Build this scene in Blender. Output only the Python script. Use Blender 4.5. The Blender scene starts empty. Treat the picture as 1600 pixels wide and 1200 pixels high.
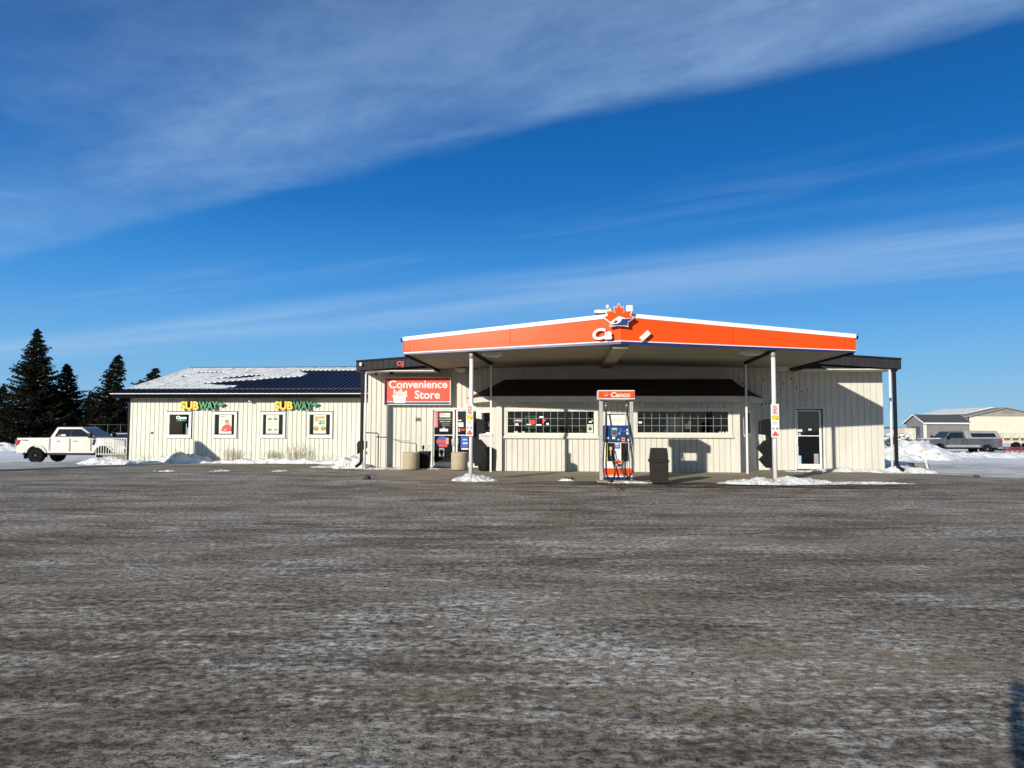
import bpy, bmesh, math, random
from mathutils import Matrix, Vector, Euler, noise
random.seed(7)
R = math.radians
PI = math.pi
scene = bpy.context.scene
col = scene.collection

# ------------------------------------------------------------ camera
F = 1120.0
PITCH = math.atan(67/F)
ROLL = R(0.15)
CAM_Z = 1.6
cd = bpy.data.cameras.new('camera'); cam = bpy.data.objects.new('camera', cd); col.objects.link(cam)
cd.sensor_width = 36; cd.lens = 36*F/1600; cd.clip_end = 20000; cd.clip_start = 0.05
cam_rot = Matrix.Rotation(PI/2+PITCH, 3, 'X') @ Matrix.Rotation(ROLL, 3, 'Z')
cam.matrix_world = Matrix.Translation((0, 0, CAM_Z)) @ cam_rot.to_4x4()
scene.camera = cam

# ------------------------------------------------------------ sun, sky
SUN_AZ = R(36.3)      # light travels towards +Y turned this much to +X
SUN_EL = R(16.2)
trav = Vector((math.sin(SUN_AZ)*math.cos(SUN_EL), math.cos(SUN_AZ)*math.cos(SUN_EL), -math.sin(SUN_EL)))
sl = bpy.data.lights.new('sun', 'SUN'); so = bpy.data.objects.new('sun', sl); col.objects.link(so)
sl.energy = 4.6; sl.angle = R(0.5); sl.color = (1.0, 0.93, 0.80)
so.rotation_euler = trav.to_track_quat('-Z', 'Y').to_euler()

world = bpy.data.worlds.new('World'); scene.world = world; world.use_nodes = True
wn = world.node_tree; wn.nodes.clear()
def wnode(t, **k):
    n = wn.nodes.new(t)
    for a, b in k.items(): setattr(n, a, b)
    return n
def wlink(a, b): wn.links.new(a, b)
def wmath(op, a, b=None, c=None, clamp=False):
    n = wnode('ShaderNodeMath', operation=op, use_clamp=clamp)
    for i, x in enumerate((a, b, c)):
        if x is None: continue
        if isinstance(x, (int, float)): n.inputs[i].default_value = x
        else: wlink(x, n.inputs[i])
    return n.outputs[0]
def wsmooth(x, a, b, lo=0.0, hi=1.0):
    n = wnode('ShaderNodeMapRange', interpolation_type='SMOOTHSTEP')
    wlink(x, n.inputs[0])
    for i, q in enumerate((a, b, lo, hi)): n.inputs[i+1].default_value = q
    return n.outputs[0]
wout = wnode('ShaderNodeOutputWorld'); wbg = wnode('ShaderNodeBackground')
sky = wnode('ShaderNodeTexSky', sky_type='NISHITA'); sky.sun_disc = False
sky.sun_elevation = SUN_EL; sky.sun_rotation = PI + SUN_AZ
sky.altitude = 500; sky.air_density = 1.0; sky.dust_density = 0.15; sky.ozone_density = 3.5
tc = wnode('ShaderNodeTexCoord'); sep = wnode('ShaderNodeSeparateXYZ'); wlink(tc.outputs['Generated'], sep.inputs[0])
zc = wmath('MAXIMUM', sep.outputs[2], 0.02)
qx = wmath('DIVIDE', sep.outputs[0], zc); qy = wmath('DIVIDE', sep.outputs[1], zc)
# cloud-sheet coordinates: s across the bands, t along them
s0 = wmath('ADD', wmath('MULTIPLY', qx, 0.52), wmath('MULTIPLY', qy, 0.854))
t0 = wmath('SUBTRACT', wmath('MULTIPLY', qx, 0.854), wmath('MULTIPLY', qy, 0.52))
def wnoise(ts, ss, scale, detail=6, rough=0.55, off=0.0, dist=0.0):
    c = wnode('ShaderNodeCombineXYZ')
    wlink(wmath('MULTIPLY', t0, ts), c.inputs[0]); wlink(wmath('MULTIPLY', s0, ss), c.inputs[1]); c.inputs[2].default_value = off
    n = wnode('ShaderNodeTexNoise'); n.inputs['Scale'].default_value = scale; n.inputs['Detail'].default_value = detail
    n.inputs['Roughness'].default_value = rough; n.inputs['Distortion'].default_value = dist
    wlink(c.outputs[0], n.inputs['Vector']); return n.outputs[0]
warp = wmath('MULTIPLY', wmath('SUBTRACT', wnoise(0.6, 1.0, 1.6, 5, 0.6, 3.1), 0.5), 0.34)
s1 = wmath('ADD', s0, warp)
fib = wnoise(1.1, 2.6, 1.7, 9, 0.58, 0.0, 0.6)          # fibres along the band
puf = wnoise(2.2, 3.0, 3.5, 8, 0.6, 9.0, 0.3)
big = wnoise(0.5, 0.8, 1.1, 4, 0.5, 5.0)
# main band: sharp far edge at s=2.07, fading overhead
edge = wsmooth(s1, 2.13, 1.93)
core = wsmooth(s1, 0.7, 1.95, 0.28, 1.0)
dens1 = wmath('MULTIPLY', wmath('MULTIPLY', edge, core), wsmooth(wmath('ADD', wmath('MULTIPLY', fib, 0.6), wmath('MULTIPLY', puf, 0.4)), 0.30, 0.66, 0.55, 1.0))
gap = wsmooth(wmath('ADD', big, wmath('MULTIPLY', t0, 0.035)), 0.36, 0.58, 0.4, 1.0)
dens1 = wmath('MULTIPLY', dens1, gap)
# low second band, s 3.9 to 5.2
b2 = wmath('MULTIPLY', wsmooth(s1, 3.7, 4.45), wsmooth(s1, 6.4, 4.6))
dens2 = wmath('MULTIPLY', wmath('MULTIPLY', b2, wsmooth(wnoise(0.25, 1.4, 1.2, 7, 0.6, 21.0, 0.3), 0.3, 0.65, 0.35, 1.0)), 0.46)
b3 = wmath('MULTIPLY', wmath('MULTIPLY', wsmooth(s1, 2.5, 3.1), wsmooth(s1, 3.9, 3.2)), wsmooth(wnoise(0.3, 1.6, 1.0, 6, 0.6, 41.0), 0.45, 0.75, 0.0, 0.22))
dens = wmath('ADD', wmath('ADD', wmath('MULTIPLY', dens1, 0.54), dens2), b3, clamp=True)
dens = wmath('MULTIPLY', dens, wsmooth(sep.outputs[2], 0.02, 0.10))
hs = wnode('ShaderNodeHueSaturation'); hs.inputs['Hue'].default_value = 0.5; hs.inputs['Saturation'].default_value = 1.25; hs.inputs['Value'].default_value = 1.0
wlink(sky.outputs[0], hs.inputs['Color'])
ramp = wnode('ShaderNodeValToRGB'); ramp.color_ramp.interpolation = 'B_SPLINE'
els = [(0.0, (3.6, 6.6, 9.2)), (0.07, (2.6, 6.2, 10.0)), (0.17, (0.80, 4.1, 9.9)), (0.30, (0.10, 1.95, 6.6)), (0.50, (0.03, 0.95, 3.7)), (0.80, (1.6, 2.3, 3.6))]
while len(ramp.color_ramp.elements) < len(els): ramp.color_ramp.elements.new(0.5)
for e_, (p_, c_) in zip(ramp.color_ramp.elements, els): e_.position = p_; e_.color = (c_[0]/10, c_[1]/10, c_[2]/10, 1)
wlink(sep.outputs[2], ramp.inputs[0])
rs = wnode('ShaderNodeVectorMath', operation='SCALE'); wlink(ramp.outputs[0], rs.inputs[0]); rs.inputs['Scale'].default_value = 11.0
mixs = wnode('ShaderNodeMix', data_type='RGBA'); wlink(wsmooth(sep.outputs[1], -0.6, 0.25, 0.25, 0.92), mixs.inputs[0]); wlink(hs.outputs[0], mixs.inputs[6]); wlink(rs.outputs[0], mixs.inputs[7])
mixc = wnode('ShaderNodeMix', data_type='RGBA'); wlink(dens, mixc.inputs[0]); wlink(mixs.outputs[2], mixc.inputs[6]); mixc.inputs[7].default_value = (5.2, 7.8, 11.2, 1)
wlink(mixc.outputs[2], wbg.inputs[0]); wbg.inputs[1].default_value = 0.06
wlink(wbg.outputs[0], wout.inputs[0])
scene.view_settings.view_transform = 'Standard'; scene.view_settings.look = 'None'
scene.view_settings.exposure = 0.33; scene.view_settings.gamma = 1.0
try: scene.view_settings.use_curve_mapping = False
except Exception: pass
scene.cycles.max_bounces = 8; scene.cycles.transparent_max_bounces = 12

# ------------------------------------------------------------ frames and measuring
TH = R(4.2)                                   # the station stands turned by this
ct, st = math.cos(TH), math.sin(TH)
LT = Matrix(((ct, st, 0, 0), (-st, ct, 0, 0), (0, 0, 1, 0), (0, 0, 0, 1)))   # local (u,v,z) -> world
LTi = LT.inverted()
def ray(px, py): return cam_rot @ Vector(((px-800)/F, (600-py)/F, -1.0))
def UZ(px, py, v):
    d = LTi.to_3x3() @ ray(px, py); o = LTi @ Vector((0, 0, CAM_Z))
    k = (v-o.y)/d.y; return (o.x+k*d.x, o.z+k*d.z)
def U(px, v, py=680): return UZ(px, py, v)[0]
def Z(px, py, v): return UZ(px, py, v)[1]
def XW(px, Y): return (px-800)/F*Y
def ZW(px, py, Y):
    d = ray(px, py); return CAM_Z + Y/d.y*d.z

# ------------------------------------------------------------ materials
M = {}
def pm(name, c, rough=0.6, var=0.0, vscale=3.0, bump=0.0, bscale=40.0, metal=0.0, spec=0.5, c2=None, stretch=(1, 1, 1), emit=0.0, streak=0.0, coat=0.0):
    m = bpy.data.materials.new(name); m.use_nodes = True; nt = m.node_tree; b = nt.nodes['Principled BSDF']
    b.inputs['Base Color'].default_value = (*c, 1); b.inputs['Roughness'].default_value = rough
    b.inputs['Metallic'].default_value = metal; b.inputs['Specular IOR Level'].default_value = spec
    if coat: b.inputs['Coat Weight'].default_value = coat; b.inputs['Coat Roughness'].default_value = 0.08
    t = nt.nodes.new('ShaderNodeTexCoord'); mp = nt.nodes.new('ShaderNodeMapping'); mp.inputs['Scale'].default_value = stretch
    nt.links.new(t.outputs['Object'], mp.inputs[0])
    n = nt.nodes.new('ShaderNodeTexNoise'); n.inputs['Scale'].default_value = vscale; n.inputs['Detail'].default_value = 8; n.inputs['Roughness'].default_value = 0.6
    nt.links.new(mp.outputs[0], n.inputs['Vector'])
    if c2 is None: c2 = tuple(x*(1-max(var, 0.12)) for x in c)
    mr = nt.nodes.new('ShaderNodeMapRange'); mr.inputs[1].default_value = 0.35; mr.inputs[2].default_value = 0.68
    nt.links.new(n.outputs[0], mr.inputs[0])
    mx = nt.nodes.new('ShaderNodeMix'); mx.data_type = 'RGBA'; mx.inputs[6].default_value = (*c, 1); mx.inputs[7].default_value = (*c2, 1)
    nt.links.new(mr.outputs[0], mx.inputs[0]); nt.links.new(mx.outputs[2], b.inputs['Base Color'])
    last = mx
    if streak:
        mp2 = nt.nodes.new('ShaderNodeMapping'); mp2.inputs['Scale'].default_value = (9, 9, 0.7); nt.links.new(t.outputs['Object'], mp2.inputs[0])
        n2 = nt.nodes.new('ShaderNodeTexNoise'); n2.inputs['Scale'].default_value = 1.3; n2.inputs['Detail'].default_value = 6
        nt.links.new(mp2.outputs[0], n2.inputs['Vector'])
        mr2 = nt.nodes.new('ShaderNodeMapRange'); mr2.inputs[1].default_value = 0.5; mr2.inputs[2].default_value = 0.78; mr2.inputs[4].default_value = streak
        nt.links.new(n2.outputs[0], mr2.inputs[0])
        mx2 = nt.nodes.new('ShaderNodeMix'); mx2.data_type = 'RGBA'; nt.links.new(mr2.outputs[0], mx2.inputs[0]); nt.links.new(mx.outputs[2], mx2.inputs[6])
        mx2.inputs[7].default_value = (c[0]*0.35, c[1]*0.32, c[2]*0.27, 1); nt.links.new(mx2.outputs[2], b.inputs['Base Color'])
    if bump:
        nb = nt.nodes.new('ShaderNodeTexNoise'); nb.inputs['Scale'].default_value = bscale; nb.inputs['Detail'].default_value = 6
        nt.links.new(mp.outputs[0], nb.inputs['Vector'])
        bp = nt.nodes.new('ShaderNodeBump'); bp.inputs['Strength'].default_value = bump; bp.inputs['Distance'].default_value = 0.02
        nt.links.new(nb.outputs[0], bp.inputs['Height']); nt.links.new(bp.outputs[0], b.inputs['Normal'])
    if emit:
        b.inputs['Emission Color'].default_value = (*c, 1); b.inputs['Emission Strength'].default_value = emit
    M[name] = m; return m
pm('siding', (0.61, 0.59, 0.53), 0.65, c2=(0.54, 0.52, 0.465), vscale=1.2, streak=0.16, stretch=(1, 1, 0.5), bump=0.15, bscale=25)
pm('wing_siding', (0.61, 0.62, 0.54), 0.6, c2=(0.55, 0.56, 0.485), vscale=0.9, streak=0.15, stretch=(1, 1, 0.5), bump=0.1, bscale=25)
pm('white_trim', (0.74, 0.72, 0.66), 0.5, 0.1, 4)
pm('cream_trim', (0.62, 0.60, 0.52), 0.55, 0.14, 3)
pm('white_paint', (0.72, 0.72, 0.70), 0.4, 0.08, 5)
pm('dark_metal', (0.012, 0.0125, 0.015), 0.6, 0.2, 3, spec=0.15)
pm('fascia_metal', (0.030, 0.031, 0.037), 0.6, 0.2, 3, spec=0.15)
pm('navy_metal', (0.008, 0.011, 0.034), 0.42, 0.2, 2, spec=0.25)
pm('black_plastic', (0.008, 0.008, 0.009), 0.55, 0.2, 6, bump=0.1, spec=0.2)
pm('black_matte', (0.007, 0.007, 0.008), 0.9, 0.2, 6, spec=0.1)
pm('bay_roof', (0.050, 0.020, 0.013), 0.9, 0.4, 8, bump=0.6, bscale=18)
pm('wood_soffit', (0.37, 0.335, 0.25), 0.7, c2=(0.30, 0.27, 0.20), vscale=2, stretch=(0.3, 4, 1))
pm('silver', (0.55, 0.55, 0.55), 0.38, 0.15, 6, metal=0.55)
pm('galvanised', (0.42, 0.42, 0.42), 0.5, 0.2, 6, metal=0.3)
pm('orange', (0.90, 0.082, 0.010), 0.24, spec=0.16, c2=(0.86, 0.076, 0.010), vscale=0.6, bump=0.06, bscale=1.2)
pm('blue', (0.014, 0.025, 0.17), 0.4, 0.1, 3)
pm('pump_blue', (0.005, 0.040, 0.145), 0.35, 0.15, 8)
pm('red_sign', (0.72, 0.055, 0.022), 0.45, 0.06, 2)
pm('concrete', (0.30, 0.26, 0.21), 0.9, c2=(0.20, 0.175, 0.145), vscale=5, bump=0.4, bscale=60)
pm('apron', (0.34, 0.285, 0.205), 0.85, c2=(0.20, 0.17, 0.13), vscale=1.1, bump=0.35, bscale=30, stretch=(0.6, 1.6, 1))
pm('planter_concrete', (0.43, 0.36, 0.25), 0.9, c2=(0.34, 0.29, 0.21), vscale=9, bump=0.6, bscale=70)
pm('bin_grey', (0.030, 0.026, 0.022), 0.85, 0.25, 10, spec=0.15, bump=0.35, bscale=80)
pm('hose', (0.008, 0.008, 0.009), 0.4, 0.1, 5)
pm('yellow', (0.80, 0.50, 0.02), 0.5, 0.1, 5)
pm('gold', (0.55, 0.38, 0.12), 0.4, 0.1, 5)
pm('green', (0.0, 0.18, 0.06), 0.45, 0.1, 5)
pm('sign_yellow', (0.85, 0.52, 0.02), 0.45, 0.05, 5)
pm('paper', (0.72, 0.72, 0.69), 0.7, 0.06, 5)
pm('pale_green_paper', (0.55, 0.66, 0.55), 0.6, c2=(0.60, 0.66, 0.50), vscale=3)
pm('ink', (0.06, 0.06, 0.08), 0.7, 0.1, 5)
pm('grey_print', (0.30, 0.31, 0.33), 0.7, 0.2, 15)
pm('red_print', (0.62, 0.05, 0.04), 0.6, 0.1, 5)
pm('orange_print', (0.75, 0.28, 0.08), 0.6, 0.1, 5)
pm('brown_print', (0.36, 0.19, 0.08), 0.6, 0.4, 25)
pm('green_print', (0.02, 0.25, 0.10), 0.6, 0.1, 5)
pm('skin_print', (0.55, 0.32, 0.22), 0.6, 0.1, 5)
pm('blue_print', (0.03, 0.08, 0.40), 0.6, 0.1, 5)
pm('pink_print', (0.75, 0.42, 0.45), 0.6, 0.1, 5)
pm('ice_blue_print', (0.35, 0.55, 0.72), 0.6, 0.1, 5)
pm('neon_red', (1.0, 0.03, 0.03), 0.5, emit=1.2)
pm('neon_green', (0.05, 0.6, 0.12), 0.5, emit=0.35)
pm('neon_white', (0.75, 1.0, 0.85), 0.5, emit=0.7)
pm('lamp_white', (0.82, 0.82, 0.78), 0.35, 0.04, 5)
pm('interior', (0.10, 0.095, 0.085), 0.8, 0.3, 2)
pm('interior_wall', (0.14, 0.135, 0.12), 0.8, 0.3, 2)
pm('interior_wood', (0.35, 0.20, 0.09), 0.6, 0.3, 3, stretch=(3, 3, 0.4))
pm('car_white', (0.60, 0.60, 0.575), 0.30, c2=(0.52, 0.51, 0.475), vscale=1.2, coat=0.5)
pm('car_grey', (0.045, 0.058, 0.085), 0.35, c2=(0.10, 0.105, 0.12), vscale=1.5, coat=0.4)
pm('car_silver', (0.34, 0.34, 0.33), 0.4, 0.2, 2, metal=0.2)
pm('clean_snow', (0.84, 0.84, 0.84), 0.6, 0.04, 2, bump=0.2, bscale=6)
pm('car_glass', (0.012, 0.015, 0.020), 0.06, 0.1, 1, spec=0.8)
pm('car_dark', (0.02, 0.022, 0.026), 0.3, 0.2, 2, coat=0.4)
pm('tyre', (0.008, 0.008, 0.008), 0.95, 0.3, 9, spec=0.1)
pm('rim_dark', (0.018, 0.018, 0.02), 0.5, 0.2, 9)
pm('rim_silver', (0.42, 0.42, 0.40), 0.4, 0.2, 9, metal=0.5)
pm('tail_red', (0.45, 0.01, 0.015), 0.25, 0.2, 9)
pm('headlamp', (0.45, 0.47, 0.5), 0.15, 0.1, 9)
pm('bark', (0.06, 0.045, 0.035), 0.9, 0.3, 5, bump=0.5)
pm('needles', (0.014, 0.021, 0.011), 0.85, spec=0.15, c2=(0.028, 0.024, 0.012), vscale=0.8)
pm('cones', (0.075, 0.035, 0.015), 0.8, 0.3, 8)
pm('dry_stalk', (0.46, 0.36, 0.22), 0.85, 0.3, 8)
pm('wood_grey', (0.24, 0.20, 0.16), 0.9, 0.3, 4, stretch=(0.5, 4, 4), bump=0.3)
pm('warehouse_wall', (0.62, 0.58, 0.46), 0.6, c2=(0.56, 0.52, 0.41), vscale=0.5, streak=0.1)
pm('warehouse_roof', (0.27, 0.255, 0.22), 0.6, 0.12, 1)
pm('shed_siding', (0.20, 0.20, 0.19), 0.7, 0.15, 2)
pm('shed_roof', (0.075, 0.08, 0.095), 0.8, 0.2, 6)
pm('rust_red', (0.22, 0.035, 0.025), 0.7, 0.3, 4)
pm('cream_steel', (0.60, 0.55, 0.42), 0.6, 0.2, 3)
pm('far_dark', (0.07, 0.07, 0.075), 0.8, 0.4, 0.3)
pm('far_tree', (0.09, 0.10, 0.12), 0.9, 0.4, 0.05)
pm('dirt_lump', (0.07, 0.057, 0.05), 0.9, 0.3, 12, bump=0.5)
pm('jacket', (0.03, 0.035, 0.05), 0.8, 0.3, 8)
pm('trousers', (0.03, 0.035, 0.055), 0.8, 0.3, 8)
pm('skin', (0.50, 0.30, 0.22), 0.5, 0.1, 8)
pm('hair', (0.03, 0.02, 0.015), 0.6, 0.3, 20)

def glassmat(name, refl=1.0, tint=(0.35, 0.38, 0.40)):
    m = bpy.data.materials.new(name); m.use_nodes = True; nt = m.node_tree; nt.nodes.clear()
    o = nt.nodes.new('ShaderNodeOutputMaterial'); tr = nt.nodes.new('ShaderNodeBsdfTransparent'); tr.inputs[0].default_value = (*tint, 1)
    g = nt.nodes.new('ShaderNodeBsdfGlossy'); g.inputs['Roughness'].default_value = 0.03; g.inputs[0].default_value = (0.9, 0.95, 1, 1)
    fr = nt.nodes.new('ShaderNodeFresnel'); fr.inputs[0].default_value = 1.5
    ml = nt.nodes.new('ShaderNodeMath'); ml.operation = 'MULTIPLY'; ml.inputs[1].default_value = refl; ml.use_clamp = True
    # slight waviness of the pane
    n = nt.nodes.new('ShaderNodeTexNoise'); n.inputs['Scale'].default_value = 0.9; bp = nt.nodes.new('ShaderNodeBump'); bp.inputs['Strength'].default_value = 0.12; bp.inputs['Distance'].default_value = 0.05
    t = nt.nodes.new('ShaderNodeTexCoord'); nt.links.new(t.outputs['Object'], n.inputs['Vector'])
    nt.links.new(n.outputs[0], bp.inputs['Height']); nt.links.new(bp.outputs[0], g.inputs['Normal'])
    mx = nt.nodes.new('ShaderNodeMixShader'); nt.links.new(fr.outputs[0], ml.inputs[0]); nt.links.new(ml.outputs[0], mx.inputs[0])
    nt.links.new(tr.outputs[0], mx.inputs[1]); nt.links.new(g.outputs[0], mx.inputs[2]); nt.links.new(mx.outputs[0], o.inputs[0])
    M[name] = m
glassmat('glass', 1.0, (0.55, 0.58, 0.60))
glassmat('door_glass', 2.0, (0.4, 0.42, 0.45))

def snowmat():
    m = bpy.data.materials.new('snow'); m.use_nodes = True; nt = m.node_tree; b = nt.nodes['Principled BSDF']
    t = nt.nodes.new('ShaderNodeTexCoord')
    n = nt.nodes.new('ShaderNodeTexNoise'); n.inputs['Scale'].default_value = 3.0; n.inputs['Detail'].default_value = 10; n.inputs['Roughness'].default_value = 0.65
    nt.links.new(t.outputs['Object'], n.inputs['Vector'])
    r = nt.nodes.new('ShaderNodeValToRGB'); r.color_ramp.elements[0].position = 0.36; r.color_ramp.elements[0].color = (0.50, 0.47, 0.43, 1)
    r.color_ramp.elements[1].position = 0.5; r.color_ramp.elements[1].color = (0.86, 0.87, 0.88, 1)
    nt.links.new(n.outputs[0], r.inputs[0]); nt.links.new(r.outputs[0], b.inputs['Base Color'])
    b.inputs['Roughness'].default_value = 0.7; b.inputs['Specular IOR Level'].default_value = 0.3
    bp = nt.nodes.new('ShaderNodeBump'); bp.inputs['Strength'].default_value = 1.0; bp.inputs['Distance'].default_value = 0.09
    n2 = nt.nodes.new('ShaderNodeTexNoise'); n2.inputs['Scale'].default_value = 14; n2.inputs['Detail'].default_value = 8
    nt.links.new(t.outputs['Object'], n2.inputs['Vector']); nt.links.new(n2.outputs[0], bp.inputs['Height']); nt.links.new(bp.outputs[0], b.inputs['Normal'])
    M['snow'] = m
snowmat()

# ------------------------------------------------------------ mesh builder
class MB:
    def __init__(s, T=None): s.bm = bmesh.new(); s.T = T if T is not None else Matrix.Identity(4)
    def v(s, p): return s.bm.verts.new(s.T @ Vector(p))
    def face(s, pts):
        try: return s.bm.faces.new([s.v(p) for p in pts])
        except ValueError: return None
    def box(s, x0, x1, y0, y1, z0, z1):
        vs = [s.v(p) for p in ((x0, y0, z0), (x1, y0, z0), (x1, y1, z0), (x0, y1, z0), (x0, y0, z1), (x1, y0, z1), (x1, y1, z1), (x0, y1, z1))]
        for f in ((0, 3, 2, 1), (4, 5, 6, 7), (0, 1, 5, 4), (1, 2, 6, 5), (2, 3, 7, 6), (3, 0, 4, 7)): s.bm.faces.new([vs[i] for i in f])
        return s
    def prism(s, pts, y0, y1, axis='y'):
        # pts: outline in (x,z) extruded along y (axis 'y'), or (y,z) along x (axis 'x'), or (x,y) along z
        def P(a, b, c): return (a, c, b) if axis == 'y' else ((c, a, b) if axis == 'x' else (a, b, c))
        A = [s.v(P(a, b, y0)) for a, b in pts]; B = [s.v(P(a, b, y1)) for a, b in pts]
        n = len(pts); fs = [s.bm.faces.new(A), s.bm.faces.new(B[::-1])]
        for i in range(n): s.bm.faces.new((A[i], B[i], B[(i+1) % n], A[(i+1) % n]))
        return s
    def hexa(s, P8):
        vs = [s.v(p) for p in P8]
        for f in ((0, 3, 2, 1), (4, 5, 6, 7), (0, 1, 5, 4), (1, 2, 6, 5), (2, 3, 7, 6), (3, 0, 4, 7)): s.bm.faces.new([vs[i] for i in f])
        return s
    def cyl(s, p0, p1, r0, r1=None, n=14, caps=True):
        r1 = r0 if r1 is None else r1
        p0 = Vector(p0); p1 = Vector(p1); d = (p1-p0).normalized(); a = d.orthogonal().normalized(); b = d.cross(a)
        A = []; B = []
        for i in range(n):
            c = math.cos(2*PI*i/n); e = math.sin(2*PI*i/n); o = a*c+b*e
            A.append(s.v(p0+o*r0)); B.append(s.v(p1+o*r1))
        for i in range(n): f = s.bm.faces.new((A[i], A[(i+1) % n], B[(i+1) % n], B[i])); f.smooth = True
        if caps: s.bm.faces.new(A[::-1]); s.bm.faces.new(B)
        return s
    def tube(s, path, r, n=8):
        path = [Vector(p) for p in path]; rings = []
        up = Vector((0.31, 0.17, 0.93))
        for i, p in enumerate(path):
            d = (path[min(i+1, len(path)-1)]-path[max(i-1, 0)]).normalized()
            a = d.cross(up)
            if a.length < 0.2: a = d.cross(Vector((1, 0, 0)))
            a.normalize(); b = d.cross(a)
            rings.append([s.v(p+a*(r*math.cos(2*PI*k/n))+b*(r*math.sin(2*PI*k/n))) for k in range(n)])
        for i in range(len(rings)-1):
            for k in range(n):
                f = s.bm.faces.new((rings[i][k], rings[i][(k+1) % n], rings[i+1][(k+1) % n], rings[i+1][k])); f.smooth = True
        s.bm.faces.new(rings[0][::-1]); s.bm.faces.new(rings[-1]); return s
    def lathe(s, c, prof, n=24):
        c = Vector(c); rings = []
        for r, z in prof: rings.append([s.v(c+Vector((r*math.cos(2*PI*k/n), r*math.sin(2*PI*k/n), z))) for k in range(n)])
        for i in range(len(rings)-1):
            for k in range(n):
                f = s.bm.faces.new((rings[i][k], rings[i][(k+1) % n], rings[i+1][(k+1) % n], rings[i+1][k])); f.smooth = True
        s.bm.faces.new(rings[0][::-1]); s.bm.faces.new(rings[-1]); return s
    def build(s, name, mat, parent=None, bevel=0.0, seg=2, angle=35, smooth=False, sub=0):
        bmesh.ops.recalc_face_normals(s.bm, faces=s.bm.faces)
        me = bpy.data.meshes.new(name)
        if parent is not None:
            inv = parent_mat(parent).inverted(); s.bm.transform(inv)
            s.bm.to_mesh(me); o = bpy.data.objects.new(name, me); o.parent = parent
        else:
            co = [v.co.copy() for v in s.bm.verts]
            mn = Vector([min(c[i] for c in co) for i in range(3)]); mx = Vector([max(c[i] for c in co) for i in range(3)])
            base = Vector(((mn.x+mx.x)/2, (mn.y+mx.y)/2, mn.z))
            s.bm.transform(Matrix.Translation(-base)); s.bm.to_mesh(me); o = bpy.data.objects.new(name, me); o.location = base
        s.bm.free()
        if isinstance(mat, str): mat = M[mat]
        me.materials.append(mat); col.objects.link(o)
        if smooth:
            for p in me.polygons: p.use_smooth = True
        if bevel:
            m = o.modifiers.new('bevel', 'BEVEL'); m.width = bevel; m.segments = seg; m.limit_method = 'ANGLE'; m.angle_limit = R(angle)
        if sub:
            m = o.modifiers.new('sub', 'SUBSURF'); m.levels = sub; m.render_levels = sub
        return o
def parent_mat(o):
    m = Matrix.LocRotScale(o.location, o.rotation_euler, o.scale)
    return (parent_mat(o.parent) @ m) if o.parent else m
def tag(o, label=None, cat=None, group=None, kind=None):
    if label: o['label'] = label
    if cat: o['category'] = cat
    if group: o['group'] = group
    if kind: o['kind'] = kind
    return o
def thing(name, label, cat, loc, rz=0.0, group=None, local=True):
    o = bpy.data.objects.new(name, None); col.objects.link(o)
    o.location = (LT @ Vector(loc)) if local else Vector(loc)
    o.rotation_euler = (0, 0, rz - (TH if local else 0)); o.empty_display_size = 0.2
    return tag(o, label, cat, group)
def kids(o): return [c for c in col.objects if c.parent == o]
def copy_tree(o, parent=None):
    c = o.copy(); col.objects.link(c)
    if parent is not None: c.parent = parent
    for ch in kids(o):
        if ch != c: copy_tree(ch, c)
    return c
def L(): return MB(LT)
def text(txt, size, T, mat, parent, name='lettering', depth=0.01, bold=0.0, shear=0.0, align='CENTER', width=None, height=None, obj_only=False):
    """writing in the (u,z) plane facing -v, centred at the origin of T"""
    cu = bpy.data.curves.new(name, 'FONT'); cu.body = txt; cu.size = size; cu.extrude = depth/2; cu.offset = bold; cu.shear = shear
    cu.align_x = 'LEFT'; cu.resolution_u = 3
    tmp = bpy.data.objects.new('tmp', cu); col.objects.link(tmp)
    dg = bpy.context.evaluated_depsgraph_get(); dg.update()
    me = bpy.data.meshes.new_from_object(tmp.evaluated_get(dg)); bpy.data.objects.remove(tmp)
    bm = bmesh.new(); bm.from_mesh(me); bpy.data.meshes.remove(me)
    xs = [v.co.x for v in bm.verts]; ys = [v.co.y for v in bm.verts]
    cx, cy = (min(xs)+max(xs))/2, (min(ys)+max(ys))/2
    sx = (width/(max(xs)-min(xs))) if width else 1; sy = (height/(max(ys)-min(ys))) if height else (sx if width else 1)
    if width is None and height: sx = sy
    bm.transform(Matrix.Diagonal((sx, sy, 1, 1)) @ Matrix.Translation((-cx, -cy, 0)))
    bm.transform(T @ Matrix.Rotation(PI/2, 4, 'X'))
    mb = MB(); mb.bm.free(); mb.bm = bm
    return mb.build(name, mat, parent)
def TL(u, v, z): return LT @ Matrix.Translation((u, v, z))

# ------------------------------------------------------------ ground
def sstep(a, b, x):
    t = min(1, max(0, (x-a)/(b-a))); return t*t*(3-2*t)
def gz(X, Y):
    z = -0.45*sstep(30.5, 41.5, Y)
    if Y > 30: z += 0.05*noise.noise(Vector((X*0.18, Y*0.18, 0)))*sstep(32, 40, Y)
    return z
def axis(spec):
    out = []
    for a, b, s in spec:
        x = a
        while x < b-1e-6: out.append(x); x += s
    out.append(spec[-1][1]); return out
gx = axis([(-4000, -1000, 1500), (-1000, -200, 200), (-200, -60, 20), (-60, 60, 1.0), (60, 200, 20), (200, 1000, 200), (1000, 4000, 1500)])
gy = axis([(-400, -40, 60), (-40, 0, 10), (0, 28, 2), (28, 80, 1.0), (80, 200, 20), (200, 1000, 100), (1000, 9000, 2000)])
gm = MB(); rows = []
for y in gy: rows.append([gm.bm.verts.new((x, y, gz(x, y))) for x in gx])
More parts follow.
